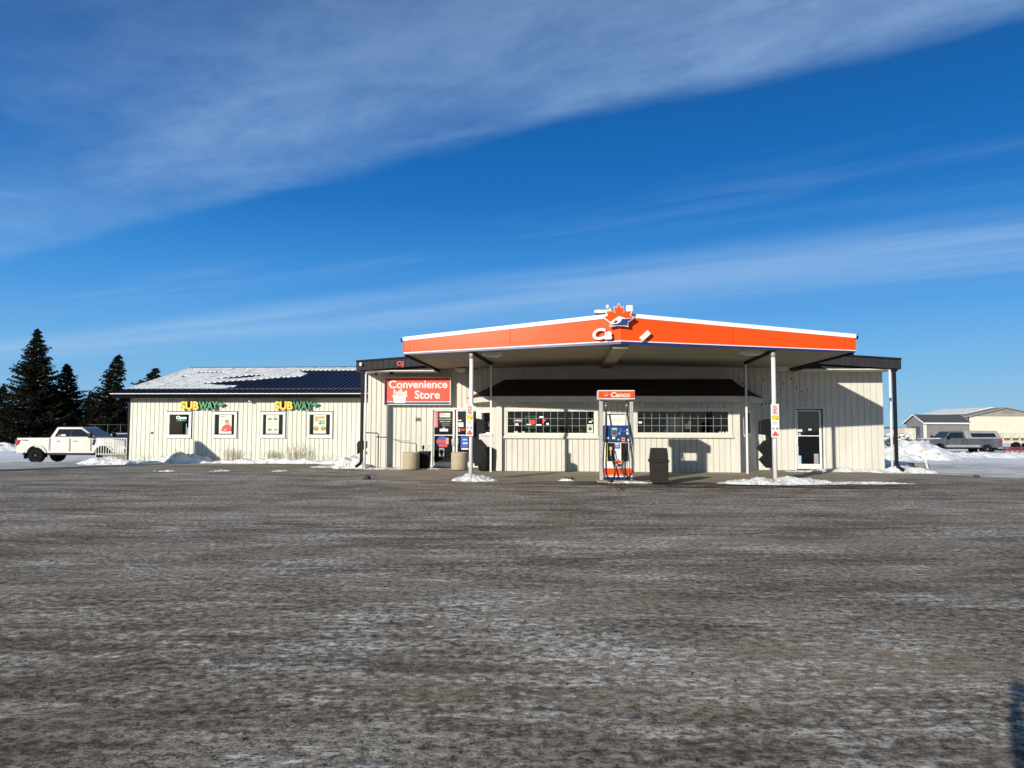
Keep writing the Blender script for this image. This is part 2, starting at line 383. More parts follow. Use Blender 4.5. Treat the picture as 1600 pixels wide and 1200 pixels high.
for j in range(len(gy)-1):
    for i in range(len(gx)-1): gm.bm.faces.new((rows[j][i], rows[j][i+1], rows[j+1][i+1], rows[j+1][i]))
me = bpy.data.meshes.new('ground'); gm.bm.to_mesh(me); gm.bm.free()
for p in me.polygons: p.use_smooth = True
ground = bpy.data.objects.new('ground', me); col.objects.link(ground); tag(ground, kind='structure')

def groundmat():
    m = bpy.data.materials.new('icy_lot'); m.use_nodes = True; nt = m.node_tree; b = nt.nodes['Principled BSDF']
    N = nt.nodes.new; LK = nt.links.new
    t = N('ShaderNodeTexCoord'); sp = N('ShaderNodeSeparateXYZ'); LK(t.outputs['Object'], sp.inputs[0])
    def mp(sc, rot=0.0, loc=(0, 0, 0)):
        k = N('ShaderNodeMapping'); k.inputs['Scale'].default_value = sc; k.inputs['Rotation'].default_value = (0, 0, rot); k.inputs['Location'].default_value = loc
        LK(t.outputs['Object'], k.inputs[0]); return k.outputs[0]
    def nz(vec, sc, det=8, ro=0.6, dist=0.0):
        k = N('ShaderNodeTexNoise'); k.inputs['Scale'].default_value = sc; k.inputs['Detail'].default_value = det; k.inputs['Roughness'].default_value = ro; k.inputs['Distortion'].default_value = dist
        LK(vec, k.inputs['Vector']); return k.outputs[0]
    def mth(op, a, c=None, cl=False):
        k = N('ShaderNodeMath'); k.operation = op; k.use_clamp = cl
        for i, x in enumerate((a, c)):
            if x is None: continue
            if isinstance(x, (int, float)): k.inputs[i].default_value = x
            else: LK(x, k.inputs[i])
        return k.outputs[0]
    def ss(x, a, c, lo=0.0, hi=1.0):
        k = N('ShaderNodeMapRange'); k.interpolation_type = 'SMOOTHSTEP'; LK(x, k.inputs[0])
        for i, q in enumerate((a, c, lo, hi)): k.inputs[i+1].default_value = q
        return k.outputs[0]
    def mix(f, a, c):
        k = N('ShaderNodeMix'); k.data_type = 'RGBA'
        if isinstance(f, float): k.inputs[0].default_value = f
        else: LK(f, k.inputs[0])
        for i, x in ((6, a), (7, c)):
            if isinstance(x, tuple): k.inputs[i].default_value = (*x, 1)
            else: LK(x, k.inputs[i])
        return k.outputs[2]
    big = nz(mp((0.10, 0.30, 1), R(-4)), 1.0, 5, 0.55)
    mid = nz(mp((0.8, 1.15, 1), R(-3)), 1.0, 7, 0.62, 0.4)
    streak = nz(mp((0.75, 4.0, 1), R(3)), 1.0, 9, 0.66, 0.35)
    fine = nz(mp((13, 15, 1), R(-2)), 1.0, 8, 0.72)
    grit = nz(mp((55, 70, 1)), 1.0, 4, 0.7)
    fl = nz(mp((9, 17, 1), R(6), (3, 7, 0)), 1.0, 7, 0.72, 0.0)
    warm = nz(mp((0.35, 0.8, 1), 0.3, (20, 4, 0)), 1.0, 5, 0.6)
    # frost cover
    fr = mth('ADD', mth('ADD', mth('MULTIPLY', big, 0.60), mth('MULTIPLY', mid, 0.40)), mth('ADD', mth('MULTIPLY', streak, 0.85), mth('MULTIPLY', fine, 0.45)))
    frost = ss(fr, 1.14, 1.38)
    flake = mth('MULTIPLY', ss(fl, 0.53, 0.62), ss(mth('ADD', mid, mth('MULTIPLY', big, 0.4)), 0.60, 0.80))
    base = mix(ss(mth('ADD', grit, mth('MULTIPLY', fine, 0.9)), 0.72, 1.12), (0.042, 0.035, 0.027), (0.46, 0.40, 0.32))
    base = mix(ss(warm, 0.45, 0.68, 0.0, 0.48), base, (0.31, 0.225, 0.145))
    base = mix(ss(nz(mp((0.3, 1.1, 1), -0.1, (9, 2, 0)), 1.0, 6, 0.6), 0.54, 0.72, 0.0, 0.6), base, (0.045, 0.038, 0.030))
    lot = mix(mth('MULTIPLY', frost, ss(fine, 0.42, 0.60, 0.0, 0.8)), base, (0.80, 0.76, 0.68))
    lot = mix(mth('MULTIPLY', flake, 0.85), lot, (0.85, 0.84, 0.80))
    # broad patches of bare damp gravel between the icy areas
    patch = ss(mth('ADD', mth('MULTIPLY', nz(mp((0.28, 0.75, 1), R(-5), (4, 11, 0)), 1.0, 8, 0.64, 0.3), 0.7), mth('MULTIPLY', fine, 0.3)), 0.56, 0.42)
    lot = mix(mth('MULTIPLY', patch, ss(streak, 0.62, 0.40, 0.25, 0.85)), lot, mix(ss(fine, 0.40, 0.62), (0.050, 0.038, 0.028), (0.21, 0.165, 0.12)))
    # muddy wet band before the pump island
    bm_ = mth('MULTIPLY', mth('MULTIPLY', ss(mth('ADD', sp.outputs[1], mth('MULTIPLY', mid, 2.0)), 19.2, 20.4), ss(sp.outputs[1], 22.6, 21.2)), mth('MULTIPLY', ss(sp.outputs[0], 0.2, 2.5), ss(sp.outputs[0], 13.5, 9.0)))
    lot = mix(mth('MULTIPLY', bm_, ss(mth('ADD', streak, mth('MULTIPLY', fine, 0.4)), 0.86, 0.66, 0.0, 0.9)), lot, (0.040, 0.031, 0.022))
    # packed snow behind the lot and beside the buildings
    edgeN = mth('MULTIPLY', mth('SUBTRACT', nz(mp((0.16, 0.6, 1)), 1.0, 8, 0.65), 0.5), 7.0)
    yw = mth('ADD', mth('ADD', sp.outputs[1], edgeN), mth('ADD', mth('MULTIPLY', ss(sp.outputs[0], 12.0, 17.0), 5.0), mth('MULTIPLY', ss(sp.outputs[0], -13.0, -18.0), 2.0)))
    lx = ss(sp.outputs[0], -14.0, -24.0); rx = ss(sp.outputs[0], 13.0, 16.0)
    side = mth('MAXIMUM', lx, rx)
    tracks = mth('ADD', mth('MULTIPLY', nz(mp((0.22, 1.0, 1), R(2)), 1.0, 8, 0.68, 0.4), 0.7), mth('MULTIPLY', nz(mp((1.6, 3.2, 1), R(2)), 1.0, 8, 0.7), 0.3))
    snowy = mth('MULTIPLY', mth('MULTIPLY', ss(yw, 27.6, 29.4), side), ss(mth('ADD', tracks, ss(sp.outputs[1], 34, 44, 0.0, 0.30)), 0.36, 0.55))
    far = ss(yw, 44.0, 52.0)
    cover = mth('MAXIMUM', snowy, far)
    snowc = mix(ss(nz(mp((0.6, 2.2, 1)), 1.0, 8, 0.65), 0.35, 0.7), (0.90, 0.90, 0.90), (0.52, 0.50, 0.47))
    snowc = mix(far, snowc, (0.84, 0.85, 0.87))
    lot2 = mix(mth('MULTIPLY', ss(yw, 27.6, 29.4), side), lot, mix(ss(fine, 0.4, 0.6), (0.20, 0.19, 0.18), (0.42, 0.41, 0.40)))
    out = mix(cover, lot2, snowc)
    LK(out, b.inputs['Base Color'])
    rg = mix(mth('MAXIMUM', frost, cover), (0.85, 0.85, 0.85), (0.65, 0.65, 0.65)); LK(rg, b.inputs['Roughness'])
    b.inputs['Specular IOR Level'].default_value = 0.08
    h = mth('ADD', mth('ADD', mth('MULTIPLY', fine, 0.5), mth('MULTIPLY', grit, 0.14)), mth('ADD', mth('MULTIPLY', streak, 1.3), mth('MULTIPLY', mid, mth('ADD', 1.0, mth('MULTIPLY', cover, 3.0)))))
    bp = N('ShaderNodeBump'); bp.inputs['Strength'].default_value = 0.9; bp.inputs['Distance'].default_value = 0.055
    LK(h, bp.inputs['Height']); LK(bp.outputs[0], b.inputs['Normal'])
    M['icy_lot'] = m
groundmat(); me.materials.append(M['icy_lot'])

# concrete apron in front of the shop
mb = L(); n = 220; fr_ = []; bk_ = []
for i in range(n+1):
    u = -7.4+(19.3)*i/n; k = noise.noise(Vector((u*0.5, 3.3, 0)))*0.45+noise.noise(Vector((u*2.1, 9.1, 0)))*0.25+noise.noise(Vector((u*7, 1.1, 0)))*0.12
    ends = 3.2*sstep(8.5, 11.9, u)+4.0*sstep(-5.0, -7.4, u)
    fr_.append(mb.v((u, 21.35+k+ends, 0.006))); bk_.append(mb.v((u, 28.2, 0.006)))
for i in range(n): mb.bm.faces.new((fr_[i], fr_[i+1], bk_[i+1], bk_[i]))
slab = mb.build('concrete_apron', 'apron'); tag(slab, kind='structure')

# ------------------------------------------------------------ building helpers
def PB(mb, x0, y0, x1, y1, v0, v1):
    ua, za = UZ(x0, (y0+y1)/2, v0)[0], UZ((x0+x1)/2, y1, v0)[1]
    ub, zb = UZ(x1, (y0+y1)/2, v0)[0], UZ((x0+x1)/2, y0, v0)[1]
    mb.box(ua, ub, v0, v1, za, zb); return mb
def rect(x0, y0, x1, y1, v):
    return (UZ(x0, (y0+y1)/2, v)[0], UZ(x1, (y0+y1)/2, v)[0], UZ((x0+x1)/2, y1, v)[1], UZ((x0+x1)/2, y0, v)[1])
def siding(mb, A, B, z0, z1, holes=(), pitch=0.2, groove=0.026, dep=0.028, thick=0.14, phase=0.0):
    """vertical boards from plan point A to B (outward is to the right-hand -v side), openings as (s0,s1,z0,z1)"""
    A = Vector(A); B = Vector(B); Lh = (B-A).length; d = (B-A)/Lh; n = Vector((d.y, -d.x))
    cuts = {0.0, Lh}
    for h in holes: cuts |= {h[0], h[1]}
    segs = []; x = -phase
    while x < Lh:
        segs += [(x, x+pitch-groove, 0.0), (x+pitch-groove, x+pitch, dep)]; x += pitch
    for a, b, dd in segs:
        a = max(a, 0); b = min(b, Lh)
        if b-a < 1e-4: continue
        cs = [a]+sorted(c for c in cuts if a < c < b)+[b]
        for i in range(len(cs)-1):
            p, q = cs[i], cs[i+1]; m = (p+q)/2
            zs = [(z0, z1)]
            for h in holes:
                if h[0] <= m <= h[1]:
                    nzs = []
                    for s, e in zs:
                        if h[2] > s: nzs.append((s, min(e, h[2])))
                        if h[3] < e: nzs.append((max(s, h[3]), e))
                    zs = [k for k in nzs if k[1]-k[0] > 1e-3]
            for s, e in zs:
                P = [A+d*p-n*dd, A+d*q-n*dd, A+d*q-n*thick, A+d*p-n*thick]
                mb.hexa([(*w, s) for w in P]+[(*w, e) for w in P])
    return mb
def frame(mb, r, v0, v1, w):
    a, b, c, d = r
    mb.box(a, b, v0, v1, d-w, d); mb.box(a, b, v0, v1, c, c+w)
    mb.box(a, a+w, v0, v1, c+w, d-w); mb.box(b-w, b, v0, v1, c+w, d-w); return mb

VW = 27.8       # shop front wall
VB = 26.1       # bay front
UL, UR = -7.74, 11.9
BLU, BRU = -2.49, 6.22      # bay front corners
BLW, BRW = -3.37, 7.23      # bay meets the wall
WTOP = 3.86

shop = thing('convenience_store', 'long cream board-sided shop with a glazed bay behind the orange canopy', 'shop building', (2.0, VW, 0))
d1 = rect(673.8, 638, 749, 729.5, VW); d1 = (d1[0], d1[1], 0.04, d1[3])
d2 = rect(1242, 636.6, 1289, 733, VW); d2 = (d2[0], d2[1], 0.04, d2[3])
mb = L()
siding(mb, (UL, VW), (BLW, VW), 0.0, WTOP, [(d1[0]-UL, d1[1]-UL, 0.0, d1[3])], phase=0.05)
siding(mb, (BLW, VW), (BRW, VW), 2.3, WTOP+0.2)
siding(mb, (BRW, VW), (UR, VW), 0.0, WTOP, [(d2[0]-BRW, d2[1]-BRW, 0.0, d2[3])], pitch=0.235, groove=0.02)
mb.box(UL, UL+0.14, VW+0.15, 41.8, 0, WTOP); mb.box(UR-0.14, UR, VW+0.15, 41.8, 0, WTOP); mb.box(UL, UR, 41.8, 42, 0, WTOP)
mb.build('front_wall', 'siding', shop)
# bay
wl = rect(787.6, 637, 935, 683, VB); wr = rect(990, 637, 1144, 682, VB)
gl = rect(793, 642.7, 928, 676.4, VB); gr = rect(994.5, 641.7, 1139, 677, VB)
mb = L()
siding(mb, (BLU, VB), (BRU, VB), 0.0, 2.62, [(gl[0]-BLU, gl[1]-BLU, gl[2], gl[3]), (gr[0]-BLU, gr[1]-BLU, gr[2], gr[3])], pitch=0.2)
# angled ends
def angled(A, B, f0, f1, z0, z1):
    Ln = (Vector(B)-Vector(A)).length
    siding(mb, A, B, 0.0, 2.62, [(f0*Ln, f1*Ln, z0, z1)], pitch=0.2, thick=0.12); return Ln
za, zb = 1.37, 2.16
angled((BLW, VW), (BLU, VB), 0.18, 0.80, za, zb); angled((BRU, VB), (BRW, VW), 0.22, 0.62, za, zb)
for u0 in (BLU+0.0, BRU-0.22): mb.box(u0, u0+0.22, VB-0.03, VB, 0, 2.6)
mb.build('bay_wall', 'siding', shop)
def grid_window(r, g, ncol, nrow, name='bay_window'):
    fr = frame(L(), r, VB-0.05, VB-0.002, 0.10)
    a, b, c, d = r; fr.box(a-0.03, b+0.03, VB-0.10, VB-0.05, c-0.05, c+0.012)
    w = fr.build(name, 'cream_trim', shop, bevel=0.006)
    inner = frame(L(), (a+0.10, b-0.10, c+0.10, d-0.10), VB-0.035, VB+0.10, 0.035); inner.build('sash', 'white_trim', w)
    m = L(); ga, gb, gc, gd = g
    for i in range(1, ncol): x = ga+(gb-ga)*i/ncol; m.box(x-0.005, x+0.005, VB+0.004, VB+0.012, gc, gd)
    for j in range(1, nrow): z = gc+(gd-gc)*j/nrow; m.box(ga, gb, VB+0.002, VB+0.014, z-0.005, z+0.005)
    m.build('muntin_grid', 'galvanised', w)
    p = L(); p.box(ga-0.01, gb+0.01, VB+0.03, VB+0.036, gc-0.01, gd+0.01); p.build('pane', 'glass', w); return w
w1 = grid_window(wl, gl, 12, 3); w2 = grid_window(wr, gr, 12, 3)
# small windows in the angled ends
def side_window(A, B, f0, f1):
    A = Vector((*A, 0)); B = Vector((*B, 0)); d = (B-A); Ln = d.length; d.normalize(); n = Vector((d.y, -d.x, 0))
    T = Matrix((( d.x, -n.x, 0, A.x), (d.y, -n.y, 0, A.y), (0, 0, 1, 0), (0, 0, 0, 1)))
    m = MB(LT @ T); frame(m, (f0*Ln-0.06, f1*Ln+0.06, za-0.06, zb+0.06), -0.035, 0.02, 0.09)
    m.box(f0*Ln-0.1, f1*Ln+0.1, -0.07, -0.036, za-0.10, za-0.05)
    w = m.build('side_window', 'white_trim', shop, bevel=0.005)
    m = MB(LT @ T); m.box(f0*Ln, f1*Ln, 0.03, 0.036, za, zb); m.build('pane', 'glass', w)
    m = MB(LT @ T); m.box(f0*Ln+0.1, f0*Ln+0.42, 0.05, 0.056, za+0.28, zb-0.05); m.box(f0*Ln+0.25, f1*Ln-0.1, 0.06, 0.066, za, za+0.26); m.build('pinned_paper', 'grey_print', w)
side_window((BLW, VW), (BLU, VB), 0.18, 0.80); side_window((BRU, VB), (BRW, VW), 0.22, 0.62)
# bay roof: eave band and dark sloping roof
EV = 25.58; ez0, ez1 = 2.50, 2.70
El, Er, Tl, Tr = -2.86, 6.52, -3.80, 7.50
mb = L()
for (a, b) in (((Tl, VW), (El, EV)), ((El, EV), (Er, EV)), ((Er, EV), (Tr, VW))):
    a = Vector(a); b = Vector(b); d = (b-a).normalized(); n = Vector((d.y, -d.x))
    P = [a, b, b-n*0.05, a-n*0.05]; mb.hexa([(*w, ez0) for w in P]+[(*w, ez1) for w in P])
mb.build('eave_board', 'cream_trim', shop)
mb = L(); P = [(Tl+0.02, VW-0.01), (El+0.03, EV+0.03), (Er-0.03, EV+0.03), (Tr-0.02, VW-0.01)]
mb.hexa([(*w, ez0+0.01) for w in P]+[(*w, ez0+0.03) for w in P]); mb.build('eave_soffit', 'cream_trim', shop)
mb = L(); hi = 3.42
e = [(Tl-0.03, VW, ez1+0.002), (El-0.03, EV-0.03, ez1+0.002), (Er+0.03, EV-0.03, ez1+0.002), (Tr+0.03, VW, ez1+0.002)]
tl, tr = (-2.28, VW-0.35, hi), (6.26, VW-0.35, hi); tlw, trw = (-2.28, VW, hi), (6.26, VW, hi)
mb.face([e[0], e[1], tl, tlw]); mb.face([e[1], e[2], tr, tl]); mb.face([e[2], e[3], trw, tr]); mb.face([tl, tr, trw, tlw]); mb.face([e[3], e[2], e[1], e[0]])
mb.build('bay_roof', 'bay_roof', shop)
mb = L(); a = rect(806, 627.5, 916, 630.5, EV+0.2); mb.box(a[0], a[1], EV+0.16, EV+0.26, a[2]-0.01, 2.50); mb.build('shutter_rail', 'galvanised', shop)
mb = L(); a = rect(1009, 627, 1123, 630, EV+0.2); mb.box(a[0], a[1], EV+0.16, EV+0.26, a[2]-0.01, 2.50); mb.build('shutter_rail', 'galvanised', shop)
# interior of the shop
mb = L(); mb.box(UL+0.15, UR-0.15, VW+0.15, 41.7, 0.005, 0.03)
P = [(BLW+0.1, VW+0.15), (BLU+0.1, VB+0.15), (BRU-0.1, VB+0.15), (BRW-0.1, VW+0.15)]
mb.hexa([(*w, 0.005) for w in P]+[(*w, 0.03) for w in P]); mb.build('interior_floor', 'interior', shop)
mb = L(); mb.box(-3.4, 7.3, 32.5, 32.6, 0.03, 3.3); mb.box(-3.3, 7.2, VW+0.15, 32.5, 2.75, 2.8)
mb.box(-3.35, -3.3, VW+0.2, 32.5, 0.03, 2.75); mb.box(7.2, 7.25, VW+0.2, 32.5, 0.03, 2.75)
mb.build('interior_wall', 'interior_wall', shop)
mb = L(); PB(mb, 1063.5, 640, 1069.5, 684, VB+0.10, VB+0.2); mb.build('interior_pillar', 'interior_wood', shop)
mb = L(); PB(mb, 1041, 651, 1062, 684, VB+0.2, VB+0.25); PB(mb, 1046, 641, 1058, 648, VB+0.2, VB+0.25); mb.build('interior_partition', 'grey_print', shop)
mb = L(); mb.box(-2.2, 6.0, VB+0.25, VB+0.7, 1.30, 1.345); mb.build('inner_counter', 'interior_wood', shop)
random.seed(3)
mk = ['paper', 'red_print', 'ice_blue_print', 'gold', 'green_print', 'brown_print', 'orange_print']
for i in range(44):
    u = random.uniform(-2.2, 5.9); w = random.uniform(0.05, 0.14); h = random.uniform(0.05, 0.2); v0 = VB+0.3+random.random()*0.3
    m = L(); m.box(u, u+w, v0, v0+0.07, 1.346, 1.346+h); m.build('shelf_goods', random.choice(mk), shop)
for i in range(54):
    u = random.uniform(-3, 6.8); z = random.choice([0.5, 0.95, 1.4, 1.85]); w = random.uniform(0.1, 0.4); v = random.choice([29.3, 30.4, 31.6])
    m = L(); m.box(u, u+w, v, v+0.2, z, z+random.uniform(0.14, 0.34)); m.build('shelf_goods', random.choice(mk), shop)
mb = L()
for v in (29.2, 30.3, 31.5):
    for z in (0.48, 0.93, 1.38, 1.83): mb.box(-3.1, 7.0, v, v+0.45, z-0.03, z-0.005)
mb.build('store_shelf', 'grey_print', shop)
# window stickers and lit signs
VS = VB+0.022
mb = L(); PB(mb, 917.5, 663, 926.5, 676, VS, VS+0.004); s = mb.build('window_sticker', 'pale_green_paper', shop)
mb = L(); PB(mb, 919.5, 665, 924.5, 666, VS-0.003, VS-0.001); mb.cyl((*[U(922, VS, 670), VS-0.003], Z(922, 670, VS)), (U(922, VS, 670), VS-0.001, Z(922, 670, VS)), 0.065, n=16); mb.build('print', 'ink', s)
mb = L(); PB(mb, 920, 658, 924.5, 660.5, VS, VS+0.004); PB(mb, 924.5, 656, 926, 658.5, VS, VS+0.004); mb.build('window_sticker', 'paper', shop)
mb = L(); PB(mb, 804, 661.5, 810, 665, VS, VS+0.004); PB(mb, 803, 674, 809, 676, VS, VS+0.01); PB(mb, 815, 674.2, 820, 676, VS, VS+0.01); mb.build('window_sticker', 'paper', shop)
mb = L(); PB(mb, 997.5, 658.5, 1003, 661.5, VS, VS+0.004); mb.build('window_sticker', 'paper', shop)
mb = L(); PB(mb, 1071, 662, 1079, 670, VS+0.02, VS+0.04); PB(mb, 1075, 658, 1080, 664, VS+0.02, VS+0.04); mb.build('white_decoration', 'paper', shop)
mb = L()
for x in (1124, 1129, 1134, 1137): PB(mb, x, 674.5, x+2, 677, VS, VS+0.02)
mb.build('window_ornament', 'paper', shop)
mb = L(); PB(mb, 802, 654.5, 817, 660, VS+0.01, VS+0.03); mb.build('window_banner', 'grey_print', shop)
mb = L(); PB(mb, 804, 656, 815, 658, VS+0.004, VS+0.008); mb.build('banner_print', 'pink_print', shop)
mb = L(); r = rect(821, 650, 838, 669, VS+0.02); frame(mb, r, VS+0.02, VS+0.04, 0.03); mb.build('lit_sign_frame', 'neon_green', shop)
text('90', 0.3, TL((r[0]+r[1])/2+0.04, VS+0.01, (r[2]+r[3])/2), 'neon_red', shop, 'lit_sign', 0.01, 0.01, height=0.17)
text('P', 0.3, TL(U(850, VS, 658), VS+0.01, Z(850, 658, VS)), 'neon_red', shop, 'lit_sign', 0.01, 0.01, height=0.15)
mb = L(); PB(mb, 838, 663, 846, 664.5, VS, VS+0.01); PB(mb, 823, 662.5, 830, 663.8, VS, VS+0.01); PB(mb, 843, 650.5, 849, 652.5, VS, VS+0.01); PB(mb, 854, 661, 857, 664, VS, VS+0.01); mb.build('lit_sign_strip', 'neon_white', shop)

# --- roof, fascia, soffit
PK = 2.08; SL = 0.07
def ztop(u): return 4.06+SL*(9.95-abs(u-PK))
mb = L()
mb.prism([(UL-0.12, ztop(UL-0.12)-0.10), (PK, ztop(PK)-0.10), (UR+0.12, ztop(UR+0.12)-0.10), (UR+0.12, ztop(UR+0.12)), (PK, ztop(PK)), (UL-0.12, ztop(UL-0.12))], 26.52, 42.3)
mb.build('roof', 'dark_metal', shop)
def over(ua, ub):
    m = L(); n = int(abs(ub-ua)/0.2)
    for i in range(n):
        a = ua+(ub-ua)*i/n; b = ua+(ub-ua)*(i+1)/n-0.02
        m.hexa([(a, 26.46, ztop(a)-0.36), (b, 26.46, ztop(b)-0.36), (b, 26.51, ztop(b)-0.36), (a, 26.51, ztop(a)-0.36), (a, 26.46, ztop(a)-0.03), (b, 26.46, ztop(b)-0.03), (b, 26.51, ztop(b)-0.03), (a, 26.51, ztop(a)-0.03)])
    m.hexa([(ua, 26.475, ztop(ua)-0.355), (ub, 26.475, ztop(ub)-0.355), (ub, 26.515, ztop(ub)-0.355), (ua, 26.515, ztop(ua)-0.355), (ua, 26.475, ztop(ua)-0.04), (ub, 26.475, ztop(ub)-0.04), (ub, 26.515, ztop(ub)-0.04), (ua, 26.515, ztop(ua)-0.04)])
    m.build('fascia', 'fascia_metal', shop)
    m = L(); m.hexa([(ua, 26.42, ztop(ua)-0.03), (ub, 26.42, ztop(ub)-0.03), (ub, 26.53, ztop(ub)-0.03), (ua, 26.53, ztop(ua)-0.03), (ua, 26.42, ztop(ua)+0.03), (ub, 26.42, ztop(ub)+0.03), (ub, 26.53, ztop(ub)+0.03), (ua, 26.53, ztop(ua)+0.03)])
    m.build('fascia_cap', 'dark_metal', shop)
    m = L()
    for i in range(n):
        a = ua+(ub-ua)*i/n; b = ua+(ub-ua)*(i+1)/n-0.02
        m.hexa([(a, 26.66, 3.74), (b, 26.66, 3.74), (b, 26.70, 3.74), (a, 26.70, 3.74), (a, 26.66, ztop(a)-0.12), (b, 26.66, ztop(b)-0.12), (b, 26.70, ztop(b)-0.12), (a, 26.70, ztop(a)-0.12)])
    m.build('gable_panel', 'fascia_metal', shop)
    m = L(); m.box(ua, ub, 26.62, VW-0.002, 3.69, 3.73); m.build('soffit', 'cream_trim', shop)
    m = L(); w = ua if ua < 0 else ub-0.06; m.box(w, w+0.06, 26.53, 41.9, 3.70, 4.0); m.build('eave_fascia', 'dark_metal', shop)
over(UL-0.1, -4.9); over(8.65, UR+0.1)
text('OJ', 0.3, TL(U(625.5, 26.46, 569), 26.452, Z(625.5, 569, 26.46)), 'red_print', shop, 'red_letters', 0.006, 0.012, width=0.26, height=0.24)
# porch posts and downpipes
for a, b, kx in ((-7.50, -7.63, -1), (11.66, 11.80, 1)):
    m = L(); m.cyl((a, 26.62, 0.0), (a, 26.62, 3.70), 0.04, n=12); m.build('porch_post', 'white_paint', shop)
    m = L(); m.box(b-0.055, b+0.055, 26.56, 26.66, 0.28, 3.72); m.build('downpipe', 'dark_metal', shop, bevel=0.01)
    m = L(); m.tube([(b, 26.61, 0.36), (b+kx*0.02, 26.56, 0.22), (b+kx*0.16, 26.42, 0.10)], 0.06, 8); m.build('downpipe_elbow', 'dark_metal', shop)
    m = L(); m.box(b-0.1, b+0.1, 26.54, 26.68, 3.62, 3.78); m.build('pipe_outlet', 'dark_metal', shop)
m = L(); m.lathe((UL+0.1, 26.40, 3.86), [(0.03, 0), (0.06, 0.03), (0.065, 0.10), (0.04, 0.14)], 12); m.build('security_camera', 'white_paint', shop)
m = L(); m.box(UR+0.0, UR+0.35, 28.6, 29.4, 2.35, 2.50); m.box(UR, UR+0.05, 28.5, 29.5, 2.2, 2.4); m.build('side_hood', 'white_paint', shop, bevel=0.02)

# --- doors
def leaf(x0, x1, y0, y1, ybar, v, name='door'):
    g = rect(x0, y0, x1, y1, v); w = 0.05
    m = L(); frame(m, (g[0]-w, g[1]+w, g[2]-w, g[3]+w), v, v+0.045, w)
    zb = Z((x0+x1)/2, ybar, v); m.box(g[0], g[1], v+0.002, v+0.043, zb-0.018, zb+0.018)
    m.box(g[0]-w, g[1]+w, v+0.001, v+0.044, 0.05, g[2]-w); m.box(g[0]-w-0.02, g[0]-w, v, v+0.04, 0.05, g[3]+w) ; m.box(g[1]+w, g[1]+w+0.03, v, v+0.04, 0.05, g[3]+w)
    d = m.build(name, 'white_paint', shop, bevel=0.004)
    m = L(); m.box(g[0], g[1], v+0.02, v+0.026, g[2], g[3]); m.build('pane', 'door_glass', d); return d, g
m = L(); frame(m, (d1[0], d1[1], -0.05, d1[3]), VW-0.03, VW+0.10, 0.055); m.build('door_frame', 'white_paint', shop, bevel=0.005)
dl, ga = leaf(678.5, 707.2, 642.5, 722, 680, VW+0.03, 'glass_door'); dr, gb = leaf(715, 744, 642.5, 722, 680, VW+0.03, 'glass_door')
for px, sgn, dd in ((706, 1, dl), (717.5, -1, dr)):
    u = U(709.5 if sgn == 1 else 713.5, VW, 680); m = L()
    m.tube([(u, VW+0.03, 0.87), (u-sgn*0.05, VW-0.05, 0.87), (u-sgn*0.07, VW-0.06, 0.92), (u-sgn*0.07, VW-0.06, 1.12), (u-sgn*0.05, VW-0.05, 1.17), (u, VW+0.03, 1.17)], 0.012, 8); m.build('pull_handle', 'silver', dd)
m = L(); m.box(d1[0]+0.05, d1[1]-0.05, VW-0.02, VW+0.08, 0.031, 0.09); m.build('threshold', 'silver', shop)
v = VW+0.043
def sticker(x0, y0, x1, y1, mat, parent, dv=0.0, name='sticker'):
    m = L(); PB(m, x0, y0, x1, y1, v-dv, v-dv+0.003); return m.build(name, mat, parent)
v = VW+0.046-0.001
v = VW+0.040
sticker(677.5, 643, 684.5, 668, 'red_print', dl, 0.0, 'vertical_banner')
for k in range(8): sticker(679.3, 645+k*2.8, 682.6, 646.6+k*2.8, 'pink_print', dl, 0.006, 'banner_print')
lab = sticker(687, 645.2, 703.5, 652, 'pale_green_paper', dl)
sticker(688, 646.5, 695, 647.6, 'red_print', dl, 0.006); sticker(688, 649, 702, 649.6, 'grey_print', dl, 0.006)
text('NOW ACCEPTING', 0.1, TL(U(695.5, v, 655), v-0.004, Z(695.5, 655, v)), 'paper', dl, 'door_lettering', 0.002, 0.002, width=0.46, height=0.045)
text('APPLICATIONS', 0.1, TL(U(695.5, v, 658.6), v-0.004, Z(695.5, 658.6, v)), 'paper', dl, 'door_lettering', 0.002, 0.002, width=0.40, height=0.045)
for y in (661.8, 664.2): sticker(690, y, 703, y+0.7, 'grey_print', dl, 0.004)
sticker(687, 670, 700, 674, 'paper', dl); sticker(691.5, 667, 695.5, 670, 'grey_print', dl)
m = L(); m.cyl((U(691, v, 691), v-0.002, Z(691, 690, v)), (U(691, v, 691), v+0.003, Z(691, 690, v)), 0.22, n=24); m.build('round_poster', 'blue_print', dl)
sticker(682, 687.5, 697, 692, 'red_print', dl, 0.008); sticker(697, 684, 701, 694, 'skin_print', dl, 0.010); sticker(686, 694.5, 699, 698.5, 'red_print', dl, 0.012)
sticker(686, 700, 694, 713, 'grey_print', dl)
m = L(); m.cyl((U(689.8, v, 706), v-0.008, Z(689.8, 706, v)), (U(689.8, v, 706), v-0.003, Z(689.8, 706, v)), 0.09, n=20); m.build('black_disc', 'black_matte', dl)
sticker(716, 660, 724, 667, 'paper', dr); sticker(715, 656, 721, 657.8, 'paper', dr); sticker(716, 669, 719, 675, 'grey_print', dr); sticker(720, 670, 726, 673, 'red_print', dr)
sticker(720, 682, 731, 701, 'blue_print', dr); sticker(723, 686, 730, 688, 'ice_blue_print', dr, 0.006); sticker(723, 691, 731, 694, 'ice_blue_print', dr, 0.006); sticker(721, 700.5, 732, 702.5, 'paper', dr, 0.006)
